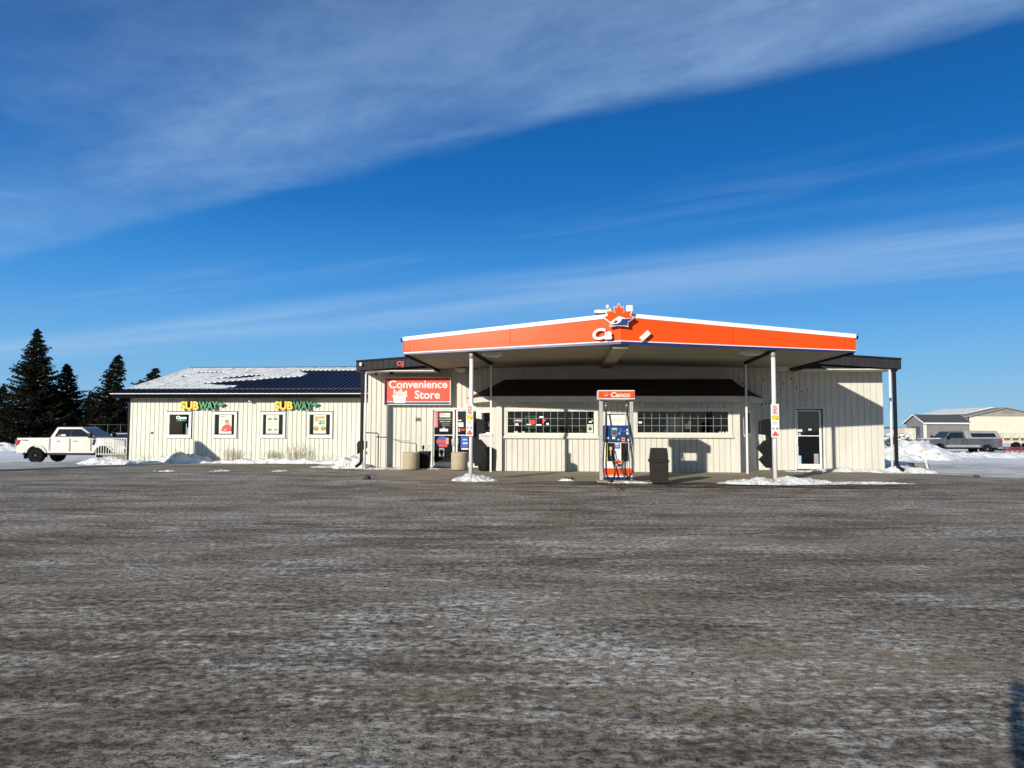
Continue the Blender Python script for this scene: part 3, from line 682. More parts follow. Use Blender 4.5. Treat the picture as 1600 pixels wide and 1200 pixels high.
# right single door
m = L(); frame(m, (d2[0], d2[1], -0.05, d2[3]), VW-0.03, VW+0.10, 0.05); m.build('door_frame', 'white_paint', shop, bevel=0.005)
d3, gc = leaf(1247.0, 1280.5, 642.5, 725, 681, VW+0.03, 'single_glass_door')
m = L(); m.box(gc[0]-0.09, gc[0]-0.03, VW-0.05, VW+0.03, 0.95, 1.25); m.build('push_handle', 'white_paint', d3, bevel=0.01)
for a in ((1246.8, 670.5, 1253.5, 674.5), (1263, 669.5, 1268, 672.5)): sticker(*a, 'paper', d3)
sticker(1248, 676.5, 1251, 680, 'ice_blue_print', d3); sticker(1247, 712, 1252, 725, 'ice_blue_print', d3); sticker(1272, 709, 1279, 725, 'grey_print', d3)
mb = L(); mb.box(UR-3.2, UR-0.2, 30.2, 30.25, 0.03, 2.8); mb.build('inner_partition', 'interior_wall', shop); mb = L(); mb.box(UL+0.2, -3.5, 30.6, 30.65, 0.03, 2.8); mb.build('inner_partition', 'interior_wall', shop)
# boarded-up opening outline, house number, wall box, railing
m = L(); r = rect(602, 640, 639.5, 731, VW-0.01); frame(m, (r[0], r[1], 0.04, r[3]), VW-0.012, VW+0.01, 0.018); m.box(r[0], r[1], VW-0.012, VW, 1.05, 1.07); m.build('infill_panel_trim', 'cream_trim', shop)
text('38', 0.2, TL(U(653, VW, 655), VW-0.012, Z(653, 655.3, VW)), 'ink', shop, 'house_number', 0.02, 0.004, width=0.21, height=0.15)
m = L(); PB(m, 1176, 694.5, 1180.5, 702.5, VW-0.16, VW-0.002); m.build('outlet_box', 'galvanised', shop, bevel=0.01)
m = L()
for (xa, xb, yt) in ((569.5, 591.3, 676), (602, 639, 692)):
    u0, u1 = U(xa, VW-0.5, yt), U(xb, VW-0.5, yt); zt = Z((xa+xb)/2, yt, VW-0.5)
    if xa < 600: m.tube([(u0, VW-0.5, zt), (u1-0.03, VW-0.5, zt-0.02), (u1, VW-0.5, zt-0.06), (u1, VW-0.5, 0.0)], 0.02, 8)
rail = m.build('handrail', 'black_plastic'); tag(rail, 'black bent pipe handrail standing between the left downpipe and the shop wall', 'handrail')
m = L(); u0, u1 = U(617, VW-0.35, 692), U(639.5, VW-0.35, 693)
m.tube([(u0-0.2, VW-0.02, 1.12), (u0, VW-0.3, 1.10), (u1-0.02, VW-0.35, 1.06), (u1, VW-0.35, 1.0), (u1, VW-0.35, 0.0)], 0.014, 8)
rail = m.build('handrail', 'galvanised'); tag(rail, 'thin grey handrail leaning on the shop wall beside the left concrete planter', 'handrail')
# woodpecker holes on the right wall
random.seed(11); m = L()
for i in range(34):
    x = random.uniform(1160, 1270); y = random.uniform(590, 632)
    if abs(x-1209) < 5: continue
    u, z = UZ(x, y, VW); q = random.uniform(0.012, 0.032); m.box(u-q*0.7, u+q*0.7, VW-0.004, VW+0.001, z-q, z+q)
m.build('peck_hole', 'black_matte', shop)
# roof lamp clips under the left soffit
m = L(); PB(m, 609, 581.5, 614, 585, 26.9, 27.0); PB(m, 585, 583, 589, 586, 26.9, 27.0); m.build('soffit_spotlight', 'black_plastic', shop)

# --- shop sign
r = rect(600.6, 588.8, 704.2, 632.6, 27.5)
sg = thing('shop_sign', 'red light box sign reading Convenience Store with a white basket, above the double doors', 'sign', ((r[0]+r[1])/2, 27.7, r[2]))
m = L(); m.box(r[0], r[1], 27.5, 27.795, r[2], r[3]); m.build('sign_box', 'white_paint', sg, bevel=0.01)
w = r[1]-r[0]; h = r[3]-r[2]; b = 0.035
m = L(); m.box(r[0]+b, r[1]-b, 27.494, 27.499, r[2]+0.135, r[3]-b); m.build('sign_face', 'red_sign', sg)
m = L(); m.box(r[0]+b, r[1]-b, 27.494, 27.499, r[2]+0.03, r[2]+0.105); m.build('sign_stripe', 'blue', sg)
text('Convenience', 0.3, TL(r[0]+w*0.51, 27.488, r[3]-h*0.265), 'white_paint', sg, 'lettering', 0.008, 0.006, width=w*0.88, height=h*0.29)
text('Store', 0.3, TL(r[0]+w*0.65, 27.488, r[3]-h*0.635), 'white_paint', sg, 'lettering', 0.008, 0.006, width=w*0.38, height=h*0.30)
m = L(); bx = r[0]+w*0.235; bz = r[2]+0.07
m.prism([(bx-0.22, bz), (bx+0.22, bz), (bx+0.26, bz+0.26), (bx+0.31, bz+0.26), (bx+0.31, bz+0.30), (bx-0.31, bz+0.30), (bx-0.31, bz+0.26), (bx-0.26, bz+0.26)], 27.482, 27.488)
for k, (dx, ww, hh) in enumerate(((-0.24, 0.06, 0.24), (-0.15, 0.08, 0.14), (-0.05, 0.05, 0.2), (0.02, 0.06, 0.26), (0.10, 0.10, 0.13), (0.21, 0.07, 0.18))):
    m.prism([(bx+dx, bz+0.32), (bx+dx+ww, bz+0.32), (bx+dx+ww*1.1, bz+0.32+hh*0.7), (bx+dx+ww*0.5, bz+0.32+hh), (bx+dx, bz+0.32+hh*0.8)], 27.482, 27.488)
m.build('basket_emblem', 'white_paint', sg)
m = L()
for k in range(5): m.box(bx-0.16+k*0.08, bx-0.14+k*0.08, 27.478, 27.481, bz+0.12, bz+0.21)
m.build('basket_slots', 'red_sign', sg)

# ------------------------------------------------------------ canopy
UC = 1.6; UA, UB = -4.95, 8.55; VC, VE = 20.4, 21.72
def kf(u): return (UC-u)/(UC-UA) if u < UC else (u-UC)/(UB-UC)
def vf(u): return VC+(VE-VC)*kf(u)
def lerp(a, b, t): return a+(b-a)*t
zz = {'cap': (4.85, 4.36), 'ot': (4.73, 4.24), 'ob': (4.06, 3.885), 'wb': (4.03, 3.86), 'bb': (3.96, 3.815)}
def zk(n, u): return lerp(zz[n][0], zz[n][1], kf(u))
can = thing('fuel_canopy', 'wide canopy with orange fascia on two white front poles over the fuel pump', 'canopy', (UC, 24.0, 0))
def band(m, ua, ub, n0, n1, f=0.0, t=0.10, dz0=0.0, dz1=0.0):
    P = [(ua, vf(ua)+f), (ub, vf(ub)+f), (ub, vf(ub)+f+t), (ua, vf(ua)+f+t)]; uu = (ua, ub, ub, ua)
    m.hexa([(p[0], p[1], zk(n0, q)+dz0) for p, q in zip(P, uu)]+[(p[0], p[1], zk(n1, q)+dz1) for p, q in zip(P, uu)])
seams = [UA, U(638.5, 21.5, 540), U(797, 21, 530), UC, U(1145, 21, 530), U(1323, 21.5, 540), UB]
for a, b in zip(seams[:-1], seams[1:]):
    m = L(); g = 0.006; band(m, a+(g if a != UC else 0.001), b-(g if b != UC else 0.001), 'ob', 'ot', 0.0, 0.08); m.build('fascia_panel', 'orange', can)
for a, b in ((UA, UC), (UC, UB)):
    m = L(); band(m, a, b, 'wb', 'ob', -0.006, 0.1, 0, -0.001); m.build('fascia_stripe', 'white_paint', can)
    m = L(); band(m, a, b, 'bb', 'wb', -0.004, 0.1, 0, -0.001); m.build('fascia_edge', 'blue', can)
    m = L(); band(m, a, b, 'ob', 'ot', 0.09, 0.05); m.build('fascia_back', 'dark_metal', can)
    m = L(); band(m, a-(0.03 if a == UA else 0), b+(0.03 if b == UB else 0), 'ot', 'cap', -0.03, 0.30, 0.001); m.build('snow_capping', 'clean_snow', can)
for u in (UA, UB):
    s = 1 if u == UB else -1
    m = L(); m.box(min(u, u+s*0.03), max(u, u+s*0.03), VE+0.005, VW-0.01, 3.90, 4.20); m.build('side_fascia', 'orange', can)
    m = L(); m.box(min(u, u-s*0.06), max(u, u-s*0.06), VE+0.1, VW-0.01, 3.76, 3.90); m.build('side_trim', 'dark_metal', can)
    m = L(); m.box(min(u+s*0.03, u+s*0.10), max(u+s*0.03, u+s*0.10), VE+0.0, VE+0.14, 4.22, 4.32); m.build('gutter_end', 'black_plastic', can)
def zceil(u): return 4.0-0.17*min(1, abs(u-UC)/7.0)
m = L(); v = VC+0.12
while v < VW-0.02:
    hl = min(1.0, (v-VC-0.1)/(VE-VC)); a = UC-(UC-UA)*hl; b = UC+(UB-UC)*hl; q = min(v+0.135, VW-0.005)
    for s0, s1 in ((a, UC), (UC, b)):
        m.hexa([(s0, v, zceil(s0)), (s1, v, zceil(s1)), (s1, q, zceil(s1)), (s0, q, zceil(s0)), (s0, v, zceil(s0)+0.03), (s1, v, zceil(s1)+0.03), (s1, q, zceil(s1)+0.03), (s0, q, zceil(s0)+0.03)])
    v += 0.15
m.build('ceiling', 'wood_soffit', can)
m = L()
for s0, s1 in ((UA, UC), (UC, UB)):
    def zr(u): return 4.60-0.42*min(1, abs(u-UC)/7.0)
    f0 = VE+0.05 if s0 == UA else VC+0.15; f1 = VC+0.15 if s1 == UC else VE+0.05
    f0 = (VE if s0 == UA else VC)+0.15; f1 = (VE if s1 == UB else VC)+0.15
    m.hexa([(s0, f0, zr(s0)-0.1), (s1, f1, zr(s1)-0.1), (s1, VW-0.01, zr(s1)-0.1), (s0, VW-0.01, zr(s0)-0.1), (s0, f0, zr(s0)), (s1, f1, zr(s1)), (s1, VW-0.01, zr(s1)), (s0, VW-0.01, zr(s0))])
m.build('canopy_roof', 'dark_metal', can)
m = L(); m.box(UC-0.22, UC+0.22, VC+0.25, VW-0.02, 3.86, 3.985); m.build('ridge_beam', 'wood_soffit', can)
for u, u2 in ((-2.81, -2.62), (6.12, 6.30)):
    m = L(); m.cyl((u, 21.5, 0), (u, 21.5, 3.90), 0.062, n=18); m.build('front_pole', 'white_paint', can)
    m = L(); m.cyl((u, 21.5, 3.66), (u, 21.5, 3.90), 0.068, n=18); m.cyl((u, 21.5, 0.0), (u, 21.5, 0.03), 0.12, n=12); m.build('pole_collar', 'galvanised', can)
    m = L(); m.box(u2-0.03, u2+0.03, 25.42, 25.48, 0, 3.88); m.build('rear_post', 'white_paint', can)
    m = L(); m.hexa([(u-0.05, 21.5, 3.80), (u+0.05, 21.5, 3.80), (u2+0.05, 25.5, 3.80), (u2-0.05, 25.5, 3.80), (u-0.05, 21.5, 3.90), (u+0.05, 21.5, 3.90), (u2+0.05, 25.5, 3.90), (u2-0.05, 25.5, 3.90)]); m.build('support_beam', 'dark_metal', can)
for (x0, x1, y0, v) in ((752.5, 783.5, 546.7, 22.0), (1160.5, 1195, 545.8, 22.0), (711, 728, 576.3, 27.0), (1214, 1234, 573.8, 27.0)):
    a = U(x0, v, y0); b = U(x1, v, y0); z = min(Z(x0, y0, v), zceil(a)-0.005)
    m = L(); m.box(a, b, v, v+0.5, z-0.05, z+0.02); f = m.build('ceiling_light', 'lamp_white', can)
    m = L(); w = b-a; m.box(a+0.2*w, b-0.12*w, v+0.02, v+0.45, z-0.10, z-0.055); m.build('diffuser', 'lamp_white', f)
# emblem on the fascia
LEAF = [(0, 1), (0.15, 0.70), (0.32, 0.80), (0.24, 0.34), (0.48, 0.58), (0.55, 0.44), (0.84, 0.50), (0.73, 0.22), (0.98, 0.08), (0.52, -0.28), (0.60, -0.50), (0.0, -0.42)]
def leafpts(cx, cz, s, sx=1.0):
    R_ = [(x, z) for x, z in LEAF]; Lf = [(-x, z) for x, z in LEAF[1:-1]][::-1]
    return [(cx+x*s*sx, cz+z*s) for x, z in R_+Lf]
def emblem(cx, cz, s, v, parent, dep):
    m = L(); m.prism(leafpts(cx, cz, s*1.10), v, v+dep); e = m.build('maple_emblem', 'white_paint', parent)
    m = L(); m.prism(leafpts(cx, cz+0.03*s, s), v-0.008, v-0.001); m.build('emblem_leaf', 'orange', e)
    m = L(); m.prism([(cx+x*s, cz+z*s) for x, z in ((-0.52, -0.42), (-0.60, -0.24), (-0.25, 0.02), (0.0, 0.18), (0.30, 0.10), (0.45, 0.02), (0.94, 0.06), (0.62, -0.22), (0.60, -0.48), (0.0, -0.50))], v-0.014, v-0.009); m.build('emblem_swoosh', 'white_paint', e)
    m = L(); m.prism([(cx+x*s, cz+z*s) for x, z in ((-0.50, -0.44), (-0.46, -0.38), (-0.12, -0.34), (0.10, -0.22), (0.22, 0.0), (0.42, -0.02), (0.90, 0.03), (0.60, -0.20), (0.56, -0.46), (0.0, -0.46))], v-0.020, v-0.015); m.build('emblem_wave', 'blue', e)
    m = L(); m.prism([(cx+x*s, cz+z*s) for x, z in ((-0.38, -0.26), (-0.22, -0.10), (-0.06, -0.14), (-0.2, -0.30))], v-0.020, v-0.015); m.build('emblem_mark', 'ink', e)
ec = U(967.5, 20.1, 497); ezc = Z(967.5, 497, 20.1)
emblem(ec, ezc+0.0, 0.415, VC-0.16, can, 0.10)
# letters stand out of the fascia, following its angle
def fT(u, z, off):
    s = -1 if u < UC else 1; a = math.atan2((VE-VC), (UC-UA) if u < UC else (UB-UC))*s
    return LT @ Matrix.Translation((u, vf(u)-off, z)) @ Matrix.Rotation(a, 4, 'Z')
text('Ca', 0.4, fT(U(941.5, 20.4, 522), Z(941.5, 522, 20.4), 0.11), 'white_paint', can, 'fascia_letters', 0.10, 0.014, shear=0.2, width=0.56, height=0.33)
u0, z0 = UZ(1006.5, 526, 20.6)
m = MB(fT(u0, z0, 0.10) @ Matrix.Rotation(R(-42), 4, 'Y')); m.box(-0.16, 0.16, -0.05, 0.05, -0.07, 0.07); m.build('leaning_letter_piece', 'white_paint', can)
m = L(); PB(m, 978.5, 476.5, 989.5, 487, 20.9, 21.1); fl = m.build('floodlight', 'white_paint', can, bevel=0.03)
m = L(); PB(m, 947, 476, 952, 482, 20.9, 21.05); PB(m, 950.5, 480, 955, 486, 20.95, 21.1); m.build('security_camera', 'white_paint', can, bevel=0.03)
m = L(); PB(m, 928.5, 483.5, 952, 489, 20.75, 21.1); m.build('snow_lump', 'snow', can, bevel=0.04)

# ------------------------------------------------------------ notice boards on the poles
def notice(x0, x1, y0, y1, label):
    v = 21.38; r = rect(x0, y0, x1, y1, v); w = r[1]-r[0]; h = r[3]-r[2]
    t = thing('notice_board', label, 'safety notice', ((r[0]+r[1])/2, v, r[2]), group='safety notices on the canopy poles')
    m = L(); m.box(r[0], r[1], v, v+0.02, r[2], r[3]); m.build('board', 'paper', t)
    def bx(a, b, c, d, mat, nm='print', k=0.003): mm = L(); mm.box(r[0]+a*w, r[0]+b*w, v-k, v-0.0005, r[3]-d*h, r[3]-c*h); return mm.build(nm, mat, t)
    for cz in (0.10, 0.24):
        mm = L(); n = 20; c = (r[0]+w*0.5, r[3]-cz*h); ro, ri = 0.066, 0.050
        for i in range(n):
            a, b = 2*PI*i/n, 2*PI*(i+1)/n
            mm.hexa([(c[0]+ro*math.cos(a), v-0.005, c[1]+ro*math.sin(a)), (c[0]+ro*math.cos(b), v-0.005, c[1]+ro*math.sin(b)), (c[0]+ro*math.cos(b), v-0.003, c[1]+ro*math.sin(b)), (c[0]+ro*math.cos(a), v-0.003, c[1]+ro*math.sin(a)),
                     (c[0]+ri*math.cos(a), v-0.005, c[1]+ri*math.sin(a)), (c[0]+ri*math.cos(b), v-0.005, c[1]+ri*math.sin(b)), (c[0]+ri*math.cos(b), v-0.003, c[1]+ri*math.sin(b)), (c[0]+ri*math.cos(a), v-0.003, c[1]+ri*math.sin(a))])
        mm.hexa([(c[0]-0.045, v-0.005, c[1]+0.035), (c[0]-0.035, v-0.005, c[1]+0.045), (c[0]-0.035, v-0.003, c[1]+0.045), (c[0]-0.045, v-0.003, c[1]+0.035), (c[0]+0.035, v-0.005, c[1]-0.045), (c[0]+0.045, v-0.005, c[1]-0.035), (c[0]+0.045, v-0.003, c[1]-0.035), (c[0]+0.035, v-0.003, c[1]-0.045)])
        mm.build('prohibition_ring', 'red_print', t)
        mm = L(); mm.box(c[0]-0.028, c[0]+0.028, v-0.0028, v-0.0005, c[1]-0.012, c[1]+0.012) if cz < 0.2 else mm.prism([(c[0]-0.025, c[1]-0.03), (c[0]+0.025, c[1]-0.03), (c[0]+0.02, c[1]+0.01), (c[0], c[1]+0.035), (c[0]-0.02, c[1]+0.005)], v-0.0028, v-0.0005)
        mm.build('pictogram', 'ink', t)
    bx(0.04, 0.96, 0.165, 0.172, 'blue_print'); bx(0.04, 0.96, 0.305, 0.312, 'blue_print')
    bx(0.08, 0.94, 0.345, 0.475, 'yellow', 'warning_label'); bx(0.2, 0.8, 0.37, 0.385, 'gold', 'print', 0.005); bx(0.68, 0.86, 0.43, 0.465, 'ink', 'print', 0.005)
    for k in range(4): bx(0.2, 0.8 if k % 2 else 0.7, 0.52+k*0.03, 0.532+k*0.03, 'grey_print')
    bx(0.12, 0.40, 0.70, 0.77, 'grey_print'); bx(0.58, 0.88, 0.70, 0.77, 'grey_print'); bx(0.68, 0.80, 0.715, 0.755, 'red_print', 'print', 0.005)
    mm = L(); mm.prism(leafpts(r[0]+w*0.5, r[2]+0.135, 0.055), v-0.003, v-0.0005); mm.build('leaf_mark', 'red_print', t)
    bx(0.12, 0.88, 0.885, 0.955, 'red_print'); bx(0.05, 0.95, 0.84, 0.846, 'pink_print')
notice(728.3, 739.3, 631.8, 681.3, 'white safety notice strip on the left canopy pole, in front of the double doors')
notice(1205, 1217.5, 631.2, 683.5, 'white safety notice strip on the right canopy pole, left of the single glass door')

# ------------------------------------------------------------ windscreen service units on the poles
def service_unit(u, v, side, label, full=True):
    """side=+1 sticks out to +u"""
    t = thing('service_unit', label, 'service unit', (u, v, 0.42), group='black windscreen service units')
    def P(pts): return [(u+side*(0.065+(a-0.07)*0.80), z) for a, z in pts]
    m = L(); m.prism(P([(0.07, 1.10), (0.07, 1.72), (0.12, 1.86), (0.46, 1.80), (0.49, 1.40), (0.22, 1.38), (0.22, 1.10)]), v-0.11, v+0.11); m.build('towel_dispenser', 'black_plastic', t, bevel=0.02)
    m = L(); m.prism(P([(0.07, 0.80), (0.07, 1.22), (0.30, 1.22), (0.56, 0.99), (0.34, 0.80)]), v-0.10, v+0.10); m.build('upper_bucket', 'black_plastic', t, bevel=0.015)
    m = L(); m.prism(P([(0.07, 0.42), (0.07, 0.84), (0.30, 0.82), (0.50, 0.66), (0.24, 0.42)]), v-0.10, v+0.10); m.build('lower_bucket', 'black_plastic', t, bevel=0.015)
    m = L(); m.box(u+side*0.035-0.03, u+side*0.035+0.03, v-0.05, v+0.05, 0.5, 1.7); m.build('bracket', 'galvanised', t)
    return t
service_unit(-2.78, 21.62, 1, 'black windscreen service unit with two buckets on the left canopy pole by the double doors')
service_unit(6.10, 21.62, -1, 'black windscreen service unit with two buckets on the right canopy pole')
# hanging black hood by the left downpipe
HV = 28.7
def hq(pts): return [UZ(x, y, HV) for x, y in pts]
t = thing('service_unit', 'small black bulbous service bucket behind the left downpipe above a snow heap', 'service unit', (-8.0, HV, 0.6))
m = L(); m.prism(hq([(559, 710), (558.6, 694), (560.5, 689.5), (564, 688.3), (574.5, 689.5), (576.2, 697), (570, 702), (565, 703)]), HV-0.13, HV+0.13); m.build('hood', 'black_plastic', t, bevel=0.03)
m = L(); m.prism(hq([(572, 706), (576, 704), (576, 710), (573.5, 711)]), HV-0.05, HV+0.1); m.build('lower_cup', 'black_plastic', t, bevel=0.01)
m = L(); m.box(U(575, HV), UL-0.002, HV-0.03, HV+0.03, 0.8, 0.95); m.build('bracket', 'galvanised', t)

# ------------------------------------------------------------ fuel pump
PV = 21.25
def pu(x, y=690, v=PV): return U(x, v, y)
def pz(y, x=965, v=PV): return Z(x, y, v)
pump = thing('fuel_pump', 'tall blue and white fuel pump with black hoses under an orange header', 'fuel pump', (pu(965), PV+0.3, 0))
m = L(); m.box(pu(934, 617, 21.1), pu(991.6, 617, 21.1), 21.05, 21.75, pz(624, 965, 21.1), pz(609.8, 965, 21.1)); hd = m.build('header_box', 'white_paint', pump, bevel=0.008)
m = L(); m.box(pu(934.6, 617, 21.1), pu(991, 617, 21.1), 21.043, 21.049, pz(622.3, 965, 21.1), pz(611.2, 965, 21.1)); m.build('header_face', 'orange', hd)
text('Canco', 0.2, TL(pu(969.3, 617, 21.1), 21.036, pz(616.8, 965, 21.1)), 'white_paint', hd, 'header_lettering', 0.006, 0.004, shear=0.18, width=0.56, height=0.145)
emblem(pu(948.5, 617, 21.1), pz(617.6, 965, 21.1), 0.085, 21.03, hd, 0.008)
for x0, x1 in ((937, 942.4), (984.6, 990)):
    m = L(); m.box(pu(x0), pu(x1), PV-0.02, PV+0.42, 0.0, pz(624.3)); m.build('column', 'galvanised', pump, bevel=0.01)
m = L(); m.box(pu(948.5), pu(978), PV+0.20, PV+0.24, pz(664.5), pz(647.5)); bp_ = m.build('back_panel', 'white_paint', pump)
m = L(); m.box(pu(954), pu(954.6), PV+0.195, PV+0.199, pz(664), pz(648)); m.box(pu(961), pu(973), PV+0.196, PV+0.199, pz(654), pz(653.4)); m.box(pu(960), pu(975), PV+0.196, PV+0.199, pz(657), pz(656.4)); m.box(pu(962), pu(974), PV+0.196, PV+0.199, pz(659.5), pz(659)); m.build('panel_print', 'gold', bp_)
m = L(); m.box(pu(948), pu(978.5), PV+0.17, PV+0.27, pz(647.5), pz(646.6)); m.build('panel_rail', 'black_plastic', pump)
m = L(); m.box(pu(943.2), pu(985), PV-0.04, PV+0.40, pz(691), pz(664.6)); disp = m.build('display_head', 'pump_blue', pump, bevel=0.015)
def pf(x0, y0, x1, y1, mat, nm, par, f=-0.046, d=0.005):
    m = L(); m.box(pu(x0), pu(x1), PV+f, PV+f+d, pz(y1), pz(y0)); return m.build(nm, mat, par)
pf(955.8, 668.5, 964.2, 681, 'galvanised', 'price_screen', disp); pf(956.3, 672, 963.7, 680, 'ink', 'screen_glass', disp, -0.05, 0.003); pf(956, 668.8, 964, 670.2, 'ice_blue_print', 'print', disp, -0.05, 0.003)
pf(967, 669, 972, 675, 'blue_print', 'keypad', disp); pf(966.5, 676, 969, 678.5, 'ice_blue_print', 'print', disp); pf(974, 671.5, 977, 675, 'blue_print', 'button', disp)
pf(978.6, 675.5, 981.8, 679, 'paper', 'decal', disp); pf(979, 670, 981, 674, 'paper', 'decal', disp); pf(947, 683, 951, 686, 'paper', 'decal', disp); pf(956.5, 682.5, 961, 686, 'paper', 'decal', disp); pf(965, 685.5, 967.5, 688, 'ice_blue_print', 'decal', disp); pf(971, 683.5, 976, 689.5, 'orange_print', 'decal', disp); pf(972, 685, 975, 688, 'red_print', 'decal', disp, -0.05, 0.003); pf(980.5, 685.5, 982.5, 689.5, 'paper', 'decal', disp)
# tapered body
zb0, zb1 = pz(746.5), pz(691)
m = L(); m.hexa([(pu(943, 745), PV-0.06, zb0), (pu(988.6, 745), PV-0.06, zb0), (pu(988.6, 745), PV+0.40, zb0), (pu(943, 745), PV+0.40, zb0), (pu(944.6), PV-0.02, zb1-0.002), (pu(983.4), PV-0.02, zb1-0.002), (pu(983.4), PV+0.38, zb1-0.002), (pu(944.6), PV+0.38, zb1-0.002)]); body = m.build('body', 'white_paint', pump, bevel=0.02)
pf(943.6, 731.5, 988, 741.5, 'orange', 'orange_band', body, -0.068, 0.02); pf(943.4, 741.6, 988.3, 743.2, 'galvanised', 'grey_band', body, -0.070, 0.02); pf(943.2, 745, 988.5, 747.2, 'blue', 'kick_plate', body, -0.072, 0.02)
for x0, x1, mt in ((949.5, 958.2, 0), (970.8, 980, 1)):
    b = pf(x0, 692.5, x1, 719.5, 'black_plastic', 'nozzle_boot', body, -0.066, 0.04)
    m = L(); frame(m, (pu(x0)-0.01, pu(x1)+0.01, pz(719.5)-0.01, pz(692.5)+0.01), PV-0.085, PV-0.03, 0.02); m.build('boot_rim', 'black_plastic', b)
    xm = (x0+x1)/2; m = L(); m.tube([(pu(xm-0.3), PV-0.11, pz(699)), (pu(xm), PV-0.13, pz(704)), (pu(xm+0.4), PV-0.12, pz(712))], 0.022, 8); m.box(pu(xm)-0.04, pu(xm)+0.04, PV-0.14, PV-0.09, pz(703), pz(698)); m.build('nozzle', 'gold' if not mt else 'black_plastic', pump, bevel=0.006)
pf(946, 692.5, 949.2, 718, 'yellow', 'grade_label', body, -0.062, 0.02); pf(980.6, 692.5, 982.8, 716, 'paper', 'grade_label', body, -0.062, 0.02)
pf(947, 696, 948.2, 714, 'ink', 'print', body, -0.065, 0.003)
for k in range(8): pf(981, 694+k*2.6, 982.2, 695.4+k*2.6, 'grey_print', 'print', body, -0.065, 0.003)
s = pf(960.2, 691.8, 967.8, 700.5, 'blue_print', 'grade_sticker', body, -0.055, 0.02); pf(960.8, 692.2, 967.2, 695.5, 'pink_print', 'print', body, -0.058, 0.003); pf(961.5, 697, 966.8, 698.4, 'ice_blue_print', 'print', body, -0.058, 0.003)
emblem(pu(965.6, 725), pz(724.5), 0.135, PV-0.075, body, 0.02)
# hoses
def sm(pts, n=6):
    out = []; P = [Vector(p) for p in pts]; P = [P[0]]+P+[P[-1]]
    for i in range(1, len(P)-2):
        for k in range(n):
            t = k/n; a, b, c, d = P[i-1], P[i], P[i+1], P[i+2]
            out.append(0.5*((2*b)+(c-a)*t+(2*a-5*b+4*c-d)*t*t+(3*b-a-3*c+d)*t*t*t))
    out.append(P[-2]); return out
def hp(x, y, v): return (U(x, v, y), v, Z(x, y, v))
h1 = [hp(946.8, 626, 21.35), hp(947, 640, 21.3), hp(946.4, 665, 21.14), hp(943.6, 700, 21.08), hp(942.6, 725, 21.06), hp(944.2, 742, 21.02), hp(950, 751, 20.92), hp(955.5, 751.5, 20.9), hp(960.5, 742, 21.0), hp(960, 730, 21.08), hp(957, 719, 21.1), hp(954.5, 712, 21.12)]
h2 = [hp(979.2, 626, 21.35), hp(979.4, 640, 21.3), hp(981.5, 655, 21.2), hp(983.6, 680, 21.1), hp(986.8, 705, 21.06), hp(988.8, 725, 21.03), hp(985.5, 742, 21.0), hp(978, 747.5, 20.95), hp(973.8, 738, 21.02), hp(973, 727, 21.08), hp(975, 717, 21.12)]
h3 = [hp(958.5, 703, 21.12), hp(961, 717, 21.1), hp(966, 728, 21.06), hp(972, 738, 21.04), hp(978, 746, 21.0)]
h4 = [hp(979.4, 645, 21.3), hp(978, 655, 21.3), hp(978, 690, 21.14), hp(980.5, 720, 21.1), hp(979, 742, 21.03)]
for h, r_ in ((h1, 0.024), (h2, 0.026), (h3, 0.014), (h4, 0.010)):
    m = L(); m.tube(sm(h), r_, 8); m.build('hose', 'hose', pump)
for x in (946.8, 979.2):
    m = L()
    for y0, y1, rr in ((627, 632, 0.016), (632, 636, 0.03), (637, 640, 0.022)): m.cyl(hp(x, y1, 21.33), hp(x, y0, 21.33), rr, n=10)
    m.build('breakaway_coupling', 'silver', pump)
m = L(); m.box(pu(932), pu(995), 20.95, 21.95, 0.0, 0.06); m.build('plinth', 'concrete', pump, bevel=0.01)

# ------------------------------------------------------------ litter bin by the pump
bv = 20.45
def bu(x, y=720): return U(x, bv, y)
def bz(y): return Z(1030, y, bv)
bin_ = thing('litter_bin', 'square dark grey litter bin with sloping hood standing right of the fuel pump', 'litter bin', (bu(1030.5), bv+0.25, 0))
def taper(m, xa0, xa1, ya, xb0, xb1, yb, g=0.0, dd=0.46):
    m.hexa([(bu(xa0), bv+g, bz(ya)), (bu(xa1), bv+g, bz(ya)), (bu(xa1), bv+dd-g, bz(ya)), (bu(xa0), bv+dd-g, bz(ya)), (bu(xb0), bv+g, bz(yb)), (bu(xb1), bv+g, bz(yb)), (bu(xb1), bv+dd-g, bz(yb)), (bu(xb0), bv+dd-g, bz(yb))])
m = L(); taper(m, 1018.6, 1044.6, 755, 1017, 1044.8, 722.5, 0.01); m.build('bin_body', 'bin_grey', bin_, bevel=0.02)
m = L(); taper(m, 1015.4, 1045.8, 722.5, 1015.2, 1045.8, 718.5, -0.02); m.build('rim', 'bin_grey', bin_, bevel=0.012)
m = L(); m.hexa([(bu(1016.8), bv+0.0, bz(718.5)), (bu(1044.6), bv+0.0, bz(718.5)), (bu(1044.6), bv+0.46, bz(718.5)), (bu(1016.8), bv+0.46, bz(718.5)), (bu(1018.4), bv+0.12, bz(700.2)), (bu(1043.6), bv+0.12, bz(700.2)), (bu(1043.6), bv+0.36, bz(700.2)), (bu(1018.4), bv+0.36, bz(700.2))]); hd = m.build('hood', 'bin_grey', bin_, bevel=0.02)
